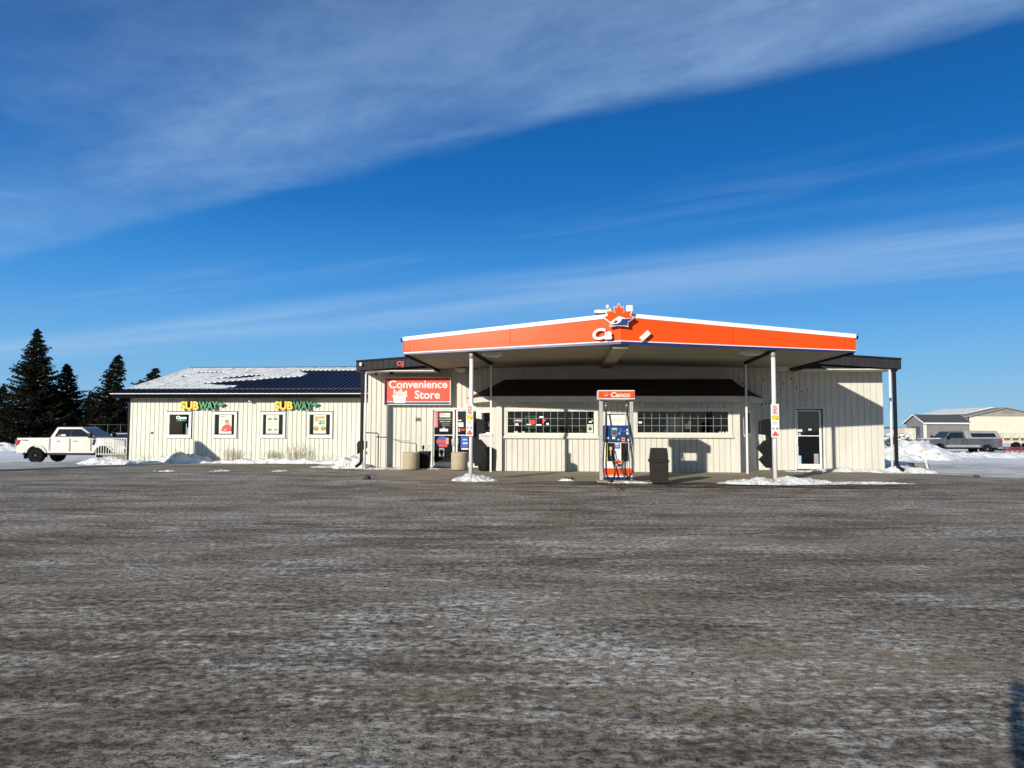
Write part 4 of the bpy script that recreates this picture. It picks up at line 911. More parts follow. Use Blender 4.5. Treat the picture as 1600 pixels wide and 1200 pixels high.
m = L(); m.hexa([(bu(1019), bv+0.018, bz(716)), (bu(1042.6), bv+0.018, bz(716)), (bu(1042.6), bv+0.06, bz(716)), (bu(1019), bv+0.06, bz(716)), (bu(1020), bv+0.098, bz(702.5)), (bu(1042), bv+0.098, bz(702.5)), (bu(1042), bv+0.14, bz(702.5)), (bu(1020), bv+0.14, bz(702.5))]); m.build('flap', 'bin_grey', hd, bevel=0.008)

# ------------------------------------------------------------ planters, black bins by the doors
def planter(x0, x1, y0, label, v=26.3):
    u = (U(x0, v, 720)+U(x1, v, 720))/2; r_ = (U(x1, v, 720)-U(x0, v, 720))/2; h = Z((x0+x1)/2, y0, v-r_)
    t = thing('planter', label, 'planter', (u, v, 0.03), group='round concrete planters by the double doors')
    m = L(); m.lathe((u, v, 0.03), [(r_*0.96, 0), (r_*1.0, 0.02), (r_*1.0, h-0.06), (r_*0.985, h-0.03), (r_*0.90, h-0.03), (r_*0.88, h-0.10)], 36); m.build('concrete_ring', 'planter_concrete', t)
    m = L(); m.lathe((u, v, h-0.09), [(r_*0.86, 0), (r_*0.5, 0.03), (0.01, 0.045)], 20); m.build('soil', 'dirt_lump', t)
planter(629.3, 655, 707, 'round tan concrete planter left of the double doors, beside the black tub')
planter(705, 731, 707, 'round tan concrete planter in front of the double doors, behind the left canopy pole')
tb = thing('black_tub', 'square black tub holding a shovel and brush left of the double doors', 'tub', (-4.9, 26.9, 0.03))
r = rect(652.5, 705.5, 670, 729, 26.7); m = L()
m.hexa([(r[0]+0.03, 26.75, 0.03), (r[1]-0.03, 26.75, 0.03), (r[1]-0.03, 27.15, 0.03), (r[0]+0.03, 27.15, 0.03), (r[0], 26.7, r[3]), (r[1], 26.7, r[3]), (r[1], 27.2, r[3]), (r[0], 27.2, r[3])]); m.build('tub', 'black_plastic', tb, bevel=0.01)
u, z = UZ(668, 700, 26.8); m = L(); m.tube([(u-0.06, 26.9, r[3]-0.1), (u, 26.9, z-0.05), (u+0.02, 26.9, z+0.08)], 0.013, 8); m.box(u-0.03, u+0.09, 26.88, 26.92, z+0.07, z+0.11); sh = m.build('snow_shovel', 'galvanised'); tag(sh, 'grey shovel handle sticking out of the black tub', 'shovel')
u, z = UZ(660, 700, 26.8); m = L(); m.tube([(u, 26.95, r[3]-0.1), (u, 26.95, z+0.02)], 0.02, 8); m.lathe((u, 26.95, z-0.05), [(0.03, 0), (0.05, 0.05), (0.04, 0.13), (0.015, 0.15)], 12); br = m.build('brush', 'black_matte'); tag(br, 'dark round-topped brush sticking out of the black tub', 'brush')
# black barrel cart at the bay
r = rect(747.5, 697.5, 772.5, 731.5, 26.2); cu_ = (r[0]+r[1])/2; hw = (r[1]-r[0])/2
bb = thing('round_bin', 'big black ribbed round bin with domed lid beside the left bay corner', 'bin', (cu_, 26.0, 0.03))
m = L(); m.lathe((cu_, 26.0, 0.03), [(hw*0.86, 0), (hw*0.90, 0.05), (hw*0.97, r[3]-0.16), (hw*0.97, r[3]-0.14)], 28); m.build('bin_body', 'black_plastic', bb)
m = L(); m.lathe((cu_, 26.0, r[3]-0.11), [(hw*1.02, 0), (hw*1.02, 0.04), (hw*0.7, 0.09), (hw*0.1, 0.11)], 28); m.build('lid', 'black_matte', bb)
m = L()
for k in range(14): a = 2*PI*k/14; c_, s_ = math.cos(a), math.sin(a); m.tube([(cu_+c_*hw*0.89, 26.0+s_*hw*0.89, 0.08), (cu_+c_*hw*0.975, 26.0+s_*hw*0.975, r[3]-0.16)], 0.014, 6)
m.build('rib', 'black_plastic', bb)
m = L(); PB(m, 738, 724, 747, 730.5, 26.2, 26.5); bx_ = m.build('carton', 'paper', bevel=0.01); tag(bx_, 'small white carton on the ground between the pole and the round black bin', 'carton')

# ------------------------------------------------------------ sandwich shop wing
VG = 31.0; GL, GR = -19.6, -7.74
wing = thing('restaurant_wing', 'low pale green-white board-sided building with navy metal roof partly under snow', 'restaurant building', ((GL+GR)/2, VG, 0))
wins = [(260.5, 642.6, 300.5, 684.6), (331.0, 642.6, 371.5, 684.6), (406.3, 642.6, 447.5, 684.6), (479.0, 642.6, 521.0, 684.6)]
wr_ = [rect(*w, VG) for w in wins]
def gl_of(r): return (r[0]+0.155, r[1]-0.155, r[2]+0.155, r[3]-0.155)
m = L(); gls = [gl_of(r) for r in wr_]
siding(m, (GL, VG), (GR+0.2, VG), 0.0, 2.86, [(g[0]-GL, g[1]-GL, g[2], g[3]) for g in gls], pitch=0.205, groove=0.024)
m.box(GL, GL+0.14, VG+0.15, 43, 0, 2.86); m.box(GL, GR, 42.9, 43.04, 0, 2.86); m.build('front_wall', 'wing_siding', wing)
m = L(); m.box(GL-0.025, GL+0.055, VG-0.03, VG+0.1, 0, 2.86); m.build('corner_trim', 'dark_metal', wing)
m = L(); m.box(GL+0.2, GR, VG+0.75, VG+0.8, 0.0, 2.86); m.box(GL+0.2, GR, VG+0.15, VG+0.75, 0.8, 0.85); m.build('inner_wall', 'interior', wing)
W = []
for i, (r, g) in enumerate(zip(wr_, gls)):
    m = frame(L(), r, VG-0.012, VG-0.001, 0.035); w = m.build('window', 'dark_metal', wing)
    m = frame(L(), (r[0]+0.03, r[1]-0.03, r[2]+0.03, r[3]-0.03), VG-0.05, VG+0.02, 0.115); m.box(r[0]+0.01, r[1]-0.01, VG-0.08, VG-0.051, r[2]+0.0, r[2]+0.04); m.build('window_frame', 'white_paint', w, bevel=0.008)
    m = L(); m.box(g[0]-0.02, g[1]+0.02, VG+0.03, VG+0.036, g[2]-0.02, g[3]+0.02); m.build('pane', 'glass', w)
    W.append((w, g))
pv = VG+0.024
def pin(w, x0, y0, x1, y1, mat, k=0.0, nm='print'):
    m = L(); PB(m, x0, y0, x1, y1, pv-k, pv-k+0.003); return m.build(nm, mat, w)
def ell(w, cx, cy, rx, ry, mat, k, nm='print'):
    m = L(); c = UZ(cx, cy, pv); sx = (U(cx+rx, pv, cy)-U(cx-rx, pv, cy))/2; sz = sx*ry/rx
    m.prism([(c[0]+sx*math.cos(2*PI*j/16), c[1]+sz*math.sin(2*PI*j/16)) for j in range(16)], pv-k, pv-k+0.003); return m.build(nm, mat, w)
w, g = W[0]
text('Open', 0.2, TL(U(283.5, pv, 653), pv-0.01, Z(283.5, 653.2, pv)), 'neon_white', w, 'open_sign', 0.006, 0.003, width=0.47, height=0.19)
pin(w, 276, 656.5, 291, 658, 'green_print'); pin(w, 290.5, 662, 291.6, 679, 'grey_print'); pin(w, 292, 668, 295, 679, 'grey_print')
w, g = W[1]
pin(w, 342.2, 648.2, 361.8, 677.6, 'pale_green_paper', 0, 'poster')
ell(w, 354.6, 660.2, 2.9, 3.8, 'skin_print', 0.012); m = L()
a = [UZ(x, y, pv) for x, y in ((345.5, 672.5), (347, 668), (350, 664.5), (353, 663), (357, 663), (360.5, 665), (361.6, 669), (361.6, 673.5), (354, 674.5), (347, 674))]
m.prism(a, pv-0.007, pv-0.004); m.build('print', 'red_print', w)
ell(w, 354.6, 657.6, 3.0, 1.5, 'brown_print', 0.016); ell(w, 352, 671.5, 2.6, 1.3, 'skin_print', 0.010); pin(w, 345, 650, 352, 651.3, 'grey_print', 0.004); pin(w, 345, 654.5, 350.5, 655.5, 'ice_blue_print', 0.004); pin(w, 345, 657, 349, 657.8, 'grey_print', 0.004)
w, g = W[2]
pin(w, 415.7, 648, 435.6, 677.6, 'pale_green_paper', 0, 'poster')
for x, y, mt in ((421.5, 654.8, 'brown_print'), (430.5, 654.8, 'brown_print'), (421.5, 671.5, 'brown_print'), (430.5, 671.5, 'gold')): ell(w, x, y, 3.3, 1.7, mt, 0.004); ell(w, x, y-0.7, 2.8, 0.7, 'green_print', 0.008)
pin(w, 418, 663.5, 433.5, 665, 'ice_blue_print', 0.004); pin(w, 418, 659, 433, 659.6, 'grey_print', 0.004); pin(w, 428, 650, 431, 651, 'grey_print', 0.004); pin(w, 419, 675.4, 432, 676, 'grey_print', 0.004)
w, g = W[3]
pin(w, 489.8, 648, 509.4, 677.4, 'pale_green_paper', 0, 'poster'); pin(w, 492, 650.5, 507.5, 654, 'orange_print', 0.004); pin(w, 491.5, 654.5, 497, 658, 'orange_print', 0.004)
text('$5', 0.2, TL(U(502.5, pv, 660), pv-0.005, Z(502.5, 660.2, pv)), 'green_print', w, 'poster_lettering', 0.002, 0.006, width=0.29, height=0.21)
for x, y in ((494, 669.5), (505, 669.5)): ell(w, x, y, 4.2, 3.4, 'brown_print', 0.004); ell(w, x, y-0.5, 3.2, 1.2, 'orange_print', 0.008); ell(w, x, y+0.8, 3.4, 0.7, 'green_print', 0.010)
# roof
VR, ZR_, VEV, ZEV = 37.05, 4.68, 30.45, 3.02
RL = -20.05
def rp(t): return (VEV+(VR-VEV)*t, ZEV+(ZR_-ZEV)*t)
m = L(); m.prism([(VEV, ZEV-0.02), (VR, ZR_-0.02), (43.65, ZEV-0.02), (43.65, ZEV+0.02), (VR, ZR_+0.02), (VEV, ZEV+0.02)], RL, GR-0.005, axis='x')
nr = 52; dw = (GR-RL)/nr
for i in range(nr+1):
    u = min(RL+i*dw, GR-0.03); m.prism([(VEV-0.005, ZEV+0.0), (VR, ZR_+0.0), (VR, ZR_+0.055), (VEV-0.005, ZEV+0.055)], u, u+0.022, axis='x')
m.build('roof', 'navy_metal', wing)
m = L(); m.box(RL, GR-0.01, VR-0.12, VR+0.12, ZR_+0.03, ZR_+0.075); m.build('ridge_cap', 'navy_metal', wing)
v, z = rp(0.13); m = L(); m.box(RL+0.1, GR-0.01, v-0.015, v+0.015, z+0.02, z+0.065); m.build('snow_guard', 'navy_metal', wing)
m = L()
for i in range(nr):
    a = RL+i*dw+0.023; b = a+dw-(0.024 if i % 5 == 0 else -0.004); uc_ = (a+b)/2; ts = 46; prev = None
    jit = noise.noise(Vector((uc_*2.3, 4.4, 0)))*0.35
    for k in range(ts+1):
        t = 0.135+(0.985-0.135)*k/ts
        lim = lerp(-15.6, -14.9, sstep(0.12, 0.5, t)) + 1.7*sstep(0.5, 0.82, t) + 7.0*sstep(0.84, 0.97, t)
        n_ = noise.noise(Vector((uc_*0.35-t*1.2, t*5.0, 0.5)))*2.6+jit
        hole = noise.noise(Vector((uc_*0.42+2.2-t*1.5, t*6.5, 7.7)))
        on = (uc_ < lim+n_) and not (hole > 0.20 and 0.36 < t < 0.80 and uc_ > -19.0)
        if not on and prev is not None: pass
        if on and prev is None: prev = t
        if prev is not None and (not on or k == ts):
            v0, z0 = rp(prev); v1, z1 = rp(t); hsn = 0.040
            m.hexa([(a, v0, z0+0.021), (b, v0, z0+0.021), (b, v1, z1+0.021), (a, v1, z1+0.021), (a, v0+0.01, z0+0.021+hsn), (b, v0+0.01, z0+0.021+hsn), (b, v1, z1+0.021+hsn), (a, v1, z1+0.021+hsn)])
            prev = None
        if not on: prev = None
m.build('roof_snow', 'snow', wing)
m = L(); m.box(RL, GR-0.01, VEV-0.02, VEV+0.02, 2.84, 3.0); m.box(RL, RL+0.02, VEV+0.02, VR, 2.82, 2.98); m.box(RL+0.02, GR-0.01, VEV+0.02, VG-0.002, 2.86, 2.88); m.build('fascia', 'black_matte', wing)
m = L(); m.prism([(VEV-0.13, 2.955), (VEV-0.03, 2.955), (VEV-0.025, 3.02), (VEV-0.14, 3.02)], RL-0.02, GR-0.01, axis='x'); g_ = m.build('gutter', 'dark_metal', wing); m = L(); m.box(RL-0.02, GR-0.01, VEV-0.16, VEV-0.141, 3.005, 3.035); m.build('gutter_lip', 'white_trim', g_)
m = L(); PB(m, 232.2, 674.2, 236.2, 677.4, VG-0.1, VG-0.001); m.build('wall_vent', 'galvanised', wing, bevel=0.02)
m = L(); PB(m, 387.5, 625.5, 391, 628.5, VG-0.25, VG-0.05); m.build('security_camera', 'white_paint', wing, bevel=0.03)
def food_sign(x0, x1, label):
    v = VG-0.12; a = U(x0, v, 633); b = U(x1, v, 633); z0, z1 = Z((x0+x1)/2, 640.3, v), Z((x0+x1)/2, 627.2, v); w = b-a
    t = thing('restaurant_sign', label, 'sign', ((a+b)/2, VG-0.03, z0), group='lettered signs over the restaurant windows')
    m = L(); m.box(a+0.1*w, b-0.2*w, VG-0.06, VG-0.012, z0+0.10, z1-0.1); m.build('mounting_rail', 'dark_metal', t)
    h = z1-z0
    text('SUB', 0.3, TL(a+0.225*w, v, (z0+z1)/2), 'sign_yellow', t, 'yellow_letters', 0.10, 0.012, width=w*0.43, height=h)
    text('WAY', 0.3, TL(a+0.67*w, v, (z0+z1)/2), 'green', t, 'green_letters', 0.10, 0.012, width=w*0.45, height=h)
    m = L(); m.prism([(b-0.12*w, z1-0.26*h), (b-0.07*w, z1-0.26*h), (b-0.07*w, z1-0.06*h), (b+0.05*w, z1-0.36*h), (b-0.07*w, z1-0.66*h), (b-0.07*w, z1-0.46*h), (b-0.12*w, z1-0.46*h)], v-0.05, v+0.05); m.build('right_arrow', 'green', t)
    m = L(); m.prism([(a+0.04*w, z0+0.06*h), (a+0.04*w, z0+0.30*h), (a-0.03*w, z0+0.17*h)], v-0.05, v+0.05); m.build('left_arrow', 'sign_yellow', t)
food_sign(282, 348, 'yellow and green restaurant lettering above the two left windows')
food_sign(429, 495, 'yellow and green restaurant lettering above the two right windows')

# ------------------------------------------------------------ snow heaps
def heap(name, cx, cy, lx, ly, h, label=None, seed=0, res=34, z0=None, rough=0.35, power=1.2, rz=0.0, kind=None):
    lx *= 1.16; ly *= 1.16; m = MB(); vs = []; nx = max(10, int(res*min(3, max(1, lx/ly)))); ny = res
    for j in range(ny+1):
        row = []
        for i in range(nx+1):
            a = -1+2*i/nx; b = -1+2*j/ny
            wob = 0.80+0.19*max(-1, min(1, 1.6*noise.noise(Vector((a*2.3+seed, b*2.3, seed*1.7)))))
            d = math.sqrt(a*a+b*b)/wob
            k = max(0.0, 1-d*d)**power
            z = h*k*(1+rough*noise.noise(Vector((a*lx*2.2+seed, b*ly*2.2, 3)))*1.6)+(0.45*h*rough*noise.noise(Vector((a*lx*7+seed, b*ly*7, 5)))+0.035*noise.noise(Vector((a*lx*15, b*ly*15, seed))))*min(1, k*4)
            x = a*lx; y = b*ly; X = cx+x*math.cos(rz)-y*math.sin(rz); Y = cy+x*math.sin(rz)+y*math.cos(rz)
            g = gz(X, Y) if z0 is None else z0
            row.append(m.bm.verts.new((X, Y, g-0.03+max(0, z)+(0.0 if k > 0 else -0.02))))
        vs.append(row)
    for j in range(ny):
        for i in range(nx): m.bm.faces.new((vs[j][i], vs[j][i+1], vs[j+1][i+1], vs[j+1][i]))
    o = m.build(name, 'snow', smooth=True)
    if kind: tag(o, kind=kind)
    else: tag(o, label, 'snow heap')
    return o
def gp(px, py):          # ground point under a pixel
    d = ray(px, py); k = -CAM_Z/d.z; return (k*d.x, k*d.y)
def lw(u, v): p = LT @ Vector((u, v, 0)); return (p.x, p.y)
c = lw(-2.81, 21.5); heap('snow_heap', c[0]+0.1, c[1]-0.1, 0.85, 0.55, 0.20, 'snow heap round the foot of the left canopy pole', 1)
c = lw(6.2, 21.3); heap('snow_heap', c[0], c[1]-0.1, 2.0, 0.62, 0.19, 'long snow heap round the foot of the right canopy pole', 5)
c = lw(8.3, 21.4); heap('snow_heap', c[0]+0.3, c[1], 1.9, 0.35, 0.08, 'thin snow strip right of the heap at the right canopy pole', 8)
c = lw(1.9, 21.05); heap('snow_heap', c[0], c[1]-0.05, 0.95, 0.28, 0.07, 'thin snow patch in front of the fuel pump plinth', 9)
c = lw(0.55, 21.6); heap('snow_heap', c[0]-0.5, c[1], 0.35, 0.25, 0.09, 'small dirty snow lump left of the fuel pump', 19)
c = lw(10.3, 27.1); heap('snow_heap', c[0]-0.3, c[1], 2.4, 0.45, 0.14, 'low snow ridge along the wall right of the single glass door', 12)
c = lw(12.0, 26.7); heap('snow_heap', c[0]+0.2, c[1]+0.2, 1.4, 0.8, 0.24, 'snow heap round the right downpipe at the shop corner', 15)
c = lw(-8.1, 27.4); heap('snow_heap', c[0]-0.2, c[1], 0.85, 0.8, 0.38, 'snow heap behind the left downpipe at the shop corner', 17)
c = lw(-6.0, 26.9); heap('snow_heap', c[0]-0.2, c[1]-0.1, 2.1, 0.5, 0.09, 'thin snow strip along the wall left of the concrete planters', 18)
c = lw(-16.8, 30.5); heap('snow_heap', c[0], c[1], 1.7, 0.7, 0.42, 'bluish snow heap under the open sign window', 21)
c = lw(-12.4, 30.6); heap('snow_heap', c[0], c[1], 4.2, 0.55, 0.22, 'long low snow ridge along the restaurant wall', 24)
c = lw(-8.9, 30.3); heap('snow_heap', c[0], c[1]-0.1, 1.5, 0.8, 0.34, 'snow heap in the corner between the restaurant and the shop', 27)
X, Y = gp(172, 725); heap('snow_heap', X, Y-0.1, 1.5, 0.8, 0.30, 'snow heap in front of the railed step at the far left', 31)
X, Y = gp(215, 724.5); heap('snow_heap', X, Y, 1.4, 0.6, 0.16, 'flat snow heap at the left corner of the restaurant', 33)
X, Y = gp(530, 731); heap('snow_heap', X, Y+0.4, 1.6, 0.55, 0.10, 'thin snow spread on the lot left of the shop corner', 35)
for k, x in enumerate((258, 343, 434)):  # thin pale mounds stand in for sunlight the windows throw onto the lot
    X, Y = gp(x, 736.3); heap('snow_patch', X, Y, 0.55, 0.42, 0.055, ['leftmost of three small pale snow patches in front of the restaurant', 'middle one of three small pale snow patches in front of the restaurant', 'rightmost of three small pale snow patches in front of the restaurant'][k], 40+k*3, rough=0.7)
heap('snow_mound', XW(1424, 48), 48, 3.3, 3.0, 1.22, 'big smooth snow mound right of the shop, in front of the shed', 51, res=44, rough=0.12)
heap('snow_mound', XW(1398, 46), 46, 1.6, 1.6, 0.55, 'small lumpy snow mound at the left foot of the big mound', 53, rough=0.3)
heap('snow_berm', XW(1555, 50), 50.5, 7.5, 1.4, 0.36, 'long low snow berm in front of the grey pickup', 57, rough=0.3)
heap('snow_berm', XW(10, 60), 60, 8.0, 2.0, 0.55, 'low snow berm left of the white pickup under the spruces', 61, rough=0.3)

# ------------------------------------------------------------ step and railing left of the restaurant
VS2 = 31.9
r = rect(160, 711.5, 199, 722, VS2); m = L(); m.box(r[0], r[1]-0.05, VS2, VS2+1.6, -0.3, r[3]); m.box(r[0]-0.02, r[1]-0.05, VS2-0.02, VS2+0.1, r[3]+0.001, r[3]+0.05)
st_ = m.build('step_platform', 'wood_grey', bevel=0.01); tag(st_, 'weathered low step platform left of the restaurant, behind snow', 'step')
rl = thing('step_railing', 'pale grey railing of upright bars in front of the white pickup', 'railing', (-20.7, VS2, 0))
a = U(149.8, VS2, 700); b = U(198.5, VS2, 700); zt, zb_ = Z(175, 684.3, VS2), Z(175, 711.5, VS2)
m = L(); m.box(a, b, VS2-0.02, VS2+0.02, zt-0.03, zt); m.box(a, b, VS2-0.015, VS2+0.015, zb_+0.05, zb_+0.08); m.build('rail_bar', 'galvanised', rl)
for k in range(13):
    x = lerp(a, b-0.04, k/12); m = L(); m.box(x, x+0.028, VS2-0.012, VS2+0.012, zb_-(0.2 if k % 6 == 0 else 0), zt-0.03); m.build('baluster', 'galvanised', rl)

# ------------------------------------------------------------ pickups and cars
def wheel(root, x, y, z, r_, side, tyre='tyre', rim='rim_dark', T=None):
    prof = [(r_*0.60, -0.115), (r_*0.86, -0.125), (r_*0.97, -0.10), (r_, -0.06), (r_, 0.06), (r_*0.97, 0.10), (r_*0.86, 0.125), (r_*0.60, 0.115)]
    Rm = T @ Matrix.Translation((x, y, z)) @ Matrix.Rotation(PI/2*(-side), 4, 'X')
    m = MB(Rm); m.lathe((0, 0, 0), prof, 28); w = m.build('wheel', tyre, root)
    m = MB(Rm); m.lathe((0, 0, 0), [(r_*0.62, -0.05), (r_*0.64, 0.10), (r_*0.60, 0.118), (r_*0.56, 0.10), (r_*0.54, 0.03), (r_*0.10, 0.03)], 24)
    for k in range(6):
        a = 2*PI*k/6; c_, s_ = math.cos(a), math.sin(a); q = 0.05
        m.hexa([(c_*0.05-s_*q, s_*0.05+c_*q, 0.03), (c_*0.05+s_*q, s_*0.05-c_*q, 0.03), (c_*r_*0.58+s_*q*0.6, s_*r_*0.58-c_*q*0.6, 0.06), (c_*r_*0.58-s_*q*0.6, s_*r_*0.58+c_*q*0.6, 0.06),
                (c_*0.05-s_*q, s_*0.05+c_*q, 0.095), (c_*0.05+s_*q, s_*0.05-c_*q, 0.095), (c_*r_*0.58+s_*q*0.6, s_*r_*0.58-c_*q*0.6, 0.105), (c_*r_*0.58-s_*q*0.6, s_*r_*0.58+c_*q*0.6, 0.105)])
    m.lathe((0, 0, 0.03), [(0.075, 0), (0.075, 0.075), (0.05, 0.09)], 14); m.build('rim', rim, w); return w
def arcpts(cx, cz, r_, zb, a0=None, n=12):
    s = math.asin(max(-1, min(1, (zb-cz)/r_))); out = []
    for i in range(n+1): a = s+(PI-2*s)*i/n; out.append((cx+r_*math.cos(a), cz+r_*math.sin(a)))
    return out          # runs from front (+x) to rear (-x)
def vehicle(name, label, cat, X, Y, z, rz, P, group=None):
    T = Matrix.Translation((X, Y, z)) @ Matrix.Rotation(rz, 4, 'Z')
    t = thing(name, label, cat, (X, Y, z), rz, group, local=False)
    hw = P['hw']; Ln = P['L']; ra, fa, wr2 = P['ra'], P['fa'], P['wr']; zb = P['zb']; belt = P['belt']; roof = P['roof']; hood = P['hood']; cr, cf = P['cr'], P['cf']
    tr = P['tr']; tf = P['tf']; bed = P.get('bed', True)
    # lower body outline, front at +x
    pts = [(0.06, zb), (0.0, zb+0.12), (0.02, belt-0.12), (0.04, belt-0.02)]
    if bed: pts += [(cr-0.02, belt-0.01), (cr-0.015, belt-0.02)]
    pts += [(cr+0.01, belt)] if bed else [(cr, belt)]
    pts += [(cf, belt+0.0), (cf+0.25, hood), (Ln-0.55, hood-0.04), (Ln-0.16, hood-0.12), (Ln-0.05, hood-0.28), (Ln-0.02, zb+0.32), (Ln, zb+0.28), (Ln, zb+0.08), (Ln-0.1, zb)]
    af = arcpts(fa, wr2, wr2*1.24, zb); ar = arcpts(ra, wr2, wr2*1.24, zb)
    pts += af+ar
    m = MB(T); m.prism(pts, -hw, hw); bmesh.ops.triangulate(m.bm, faces=[f for f in m.bm.faces if len(f.verts) > 4])
    # tuck the sides in towards the sill and shoulder
    Ti = T.inverted()
    for v in m.bm.verts:
        p = Ti @ v.co; k = 0.0
        if p.z < zb+0.2: k = 0.05
        if p.z > belt-0.08: k = 0.05
        if p.x > Ln-0.3: k = max(k, 0.10)
        p.y -= math.copysign(k, p.y); v.co = T @ p
    body = m.build('body', P['paint'], t, bevel=0.035, seg=3, angle=50)
    for q in body.data.polygons: q.use_smooth = False
    m = MB(T); m.box(0.3, Ln-0.3, -hw+0.16, hw-0.16, zb-0.12, zb+0.25); m.build('chassis', 'black_matte', t)
    # arches lips
    for cx_ in (ra, fa):
        for s in (-1, 1):
            m = MB(T); A = arcpts(cx_, wr2, wr2*1.25, zb, n=14); B = arcpts(cx_, wr2, wr2*1.34, zb, n=14)
            y0, y1 = sorted((s*(hw-0.01), s*(hw+0.012)))
            for i in range(14): m.hexa([(A[i][0], y0, A[i][1]), (A[i+1][0], y0, A[i+1][1]), (A[i+1][0], y1, A[i+1][1]), (A[i][0], y1, A[i][1]), (B[i][0], y0, B[i][1]), (B[i+1][0], y0, B[i+1][1]), (B[i+1][0], y1, B[i+1][1]), (B[i][0], y1, B[i][1])])
            m.build('wheel_arch', P['paint'] if P.get('archpaint', True) else 'black_plastic', t)
            if s > 0: pass
    # dark wells
    for cx_ in (ra, fa):
        m = MB(T); m.prism([(cx_+wr2*1.2*math.cos(PI*i/12), wr2+wr2*1.2*math.sin(PI*i/12)) for i in range(13)], -hw+0.25, hw-0.25); m.build('wheel_well', 'black_matte', t)
    def sy(z_): return hw-0.06-(hw-0.06-P['rw'])*(z_-belt)/(roof-belt)
    b4 = [(cr, -sy(belt), belt-0.01), (cf+0.10, -sy(belt), belt-0.01), (cf+0.10, sy(belt), belt-0.01), (cr, sy(belt), belt-0.01)]
    t4 = [(tr, -P['rw'], roof), (tf, -P['rw'], roof), (tf, P['rw'], roof), (tr, P['rw'], roof)]
    m = MB(T); m.hexa(b4+t4); cab = m.build('cab', P['paint'], t, bevel=0.06, seg=3)
    def glass_side(poly, nm, par, mat='car_glass', proud=0.012):
        for s in (-1, 1):
            m = MB(T); A = [m.v((x, s*(sy(z_)+proud), z_)) for x, z_ in poly]; B = [m.v((x, s*(sy(z_)-0.02), z_)) for x, z_ in poly]
            n = len(poly); m.bm.faces.new(A); m.bm.faces.new(B[::-1])
            for i in range(n): m.bm.faces.new((A[i], B[i], B[(i+1) % n], A[(i+1) % n]))
            m.build(nm, mat, par)
    for poly in P['side_glass']: glass_side(poly, 'side_window', cab)
    for pl in P.get('pillars', ()): glass_side(pl, 'door_pillar', cab, 'black_plastic', 0.008)
    # windscreen and rear glass
    def slab2(xa, za_, xb, zb2, wa, wb, off, nm):
        d = Vector((xb-xa, 0, zb2-za_)).normalized(); n = Vector((d.z, 0, -d.x))*off
        m = MB(T); q = [(xa, -wa, za_), (xa, wa, za_), (xb, wb, zb2), (xb, -wb, zb2)]
        m.hexa([tuple(Vector(p)+n) for p in q]+[tuple(Vector(p)-n*0.6) for p in q]); m.build(nm, 'car_glass', cab)
    def on(xa, za_, xb, zb2, k): return (lerp(xa, xb, k), lerp(za_, zb2, k))
    p0 = on(cf+0.10, belt-0.01, tf, roof, 0.10); p1 = on(cf+0.10, belt-0.01, tf, roof, 0.90)
    slab2(p0[0], p0[1], p1[0], p1[1], sy(p0[1])-0.10, sy(p1[1])-0.10, 0.012, 'windscreen')
    p0 = on(cr, belt-0.01, tr, roof, 0.14); p1 = on(cr, belt-0.01, tr, roof, 0.86)
    slab2(p0[0], p0[1], p1[0], p1[1], sy(p0[1])-0.14, sy(p1[1])-0.14, -0.012, 'rear_window')
    for cx_ in (ra, fa):
        for s in (-1, 1): wheel(t, cx_, s*(hw-0.10), wr2, wr2, s, rim=P['rim'], T=T)
    for s in (-1, 1):
        y0, y1 = sorted((s*(hw-0.30), s*(hw-0.03)))
        m = MB(T); m.box(-0.015, 0.05, y0+0.1*(s < 0)*0, y1, belt-0.42, belt-0.10); m.prism([(-0.012, belt-0.40), (0.10, belt-0.36), (0.22, belt-0.12), (-0.012, belt-0.10)], *sorted((s*(hw-0.04), s*(hw+0.006)))); m.build('tail_lamp', 'tail_red', t)
        m = MB(T); m.prism([(Ln-0.40, hood-0.32), (Ln-0.06, hood-0.40), (Ln-0.10, hood-0.18), (Ln-0.34, hood-0.14)], *sorted((s*(hw-0.28), s*(hw-0.045)))); m.build('headlamp', 'headlamp', t)
        xm = cf-0.05; m = MB(T); m.box(xm-0.10, xm+0.06, *sorted((s*(hw+0.04), s*(hw+0.24))), belt-0.02, belt+0.24); m.box(xm-0.03, xm+0.03, *sorted((s*(hw-0.08), s*(hw+0.05))), belt+0.0, belt+0.06); m.build('wing_mirror', P['mirror'], t, bevel=0.03)
        for xh in P['handles']: m = MB(T); m.box(xh, xh+0.20, *sorted((s*(hw-0.01), s*(hw+0.035))), belt-0.19, belt-0.15); m.build('door_handle', P['hmat'], t, bevel=0.01)
        for xs in P['seams']: m = MB(T); m.box(xs-0.008, xs+0.008, *sorted((s*(hw-0.02), s*(hw+0.003))), zb+0.10, belt-0.05); m.build('door_gap', 'black_matte', t)
        m = MB(T); m.box(ra+wr2*1.5, fa-wr2*1.5, *sorted((s*(hw-0.10), s*(hw+0.02))), zb-0.10, zb-0.02); m.build('side_step', 'black_plastic', t)
        if P.get('lower'): m = MB(T); m.box(ra+wr2*1.45, fa-wr2*1.45, *sorted((s*(hw-0.02), s*(hw+0.008))), zb+0.03, zb+0.22); m.build('lower_panel', P['lower'], t); 
        m = MB(T); m.box(ra-wr2*1.55, ra-wr2*1.45, *sorted((s*(hw-0.32), s*(hw-0.04))), zb-0.32, zb+0.05); m.build('mud_flap', 'black_plastic', t)
    m = MB(T); m.box(-0.12, 0.06, -hw+0.12, hw-0.12, zb+0.02, zb+0.22); m.build('rear_bumper', P['bump'], t, bevel=0.03)
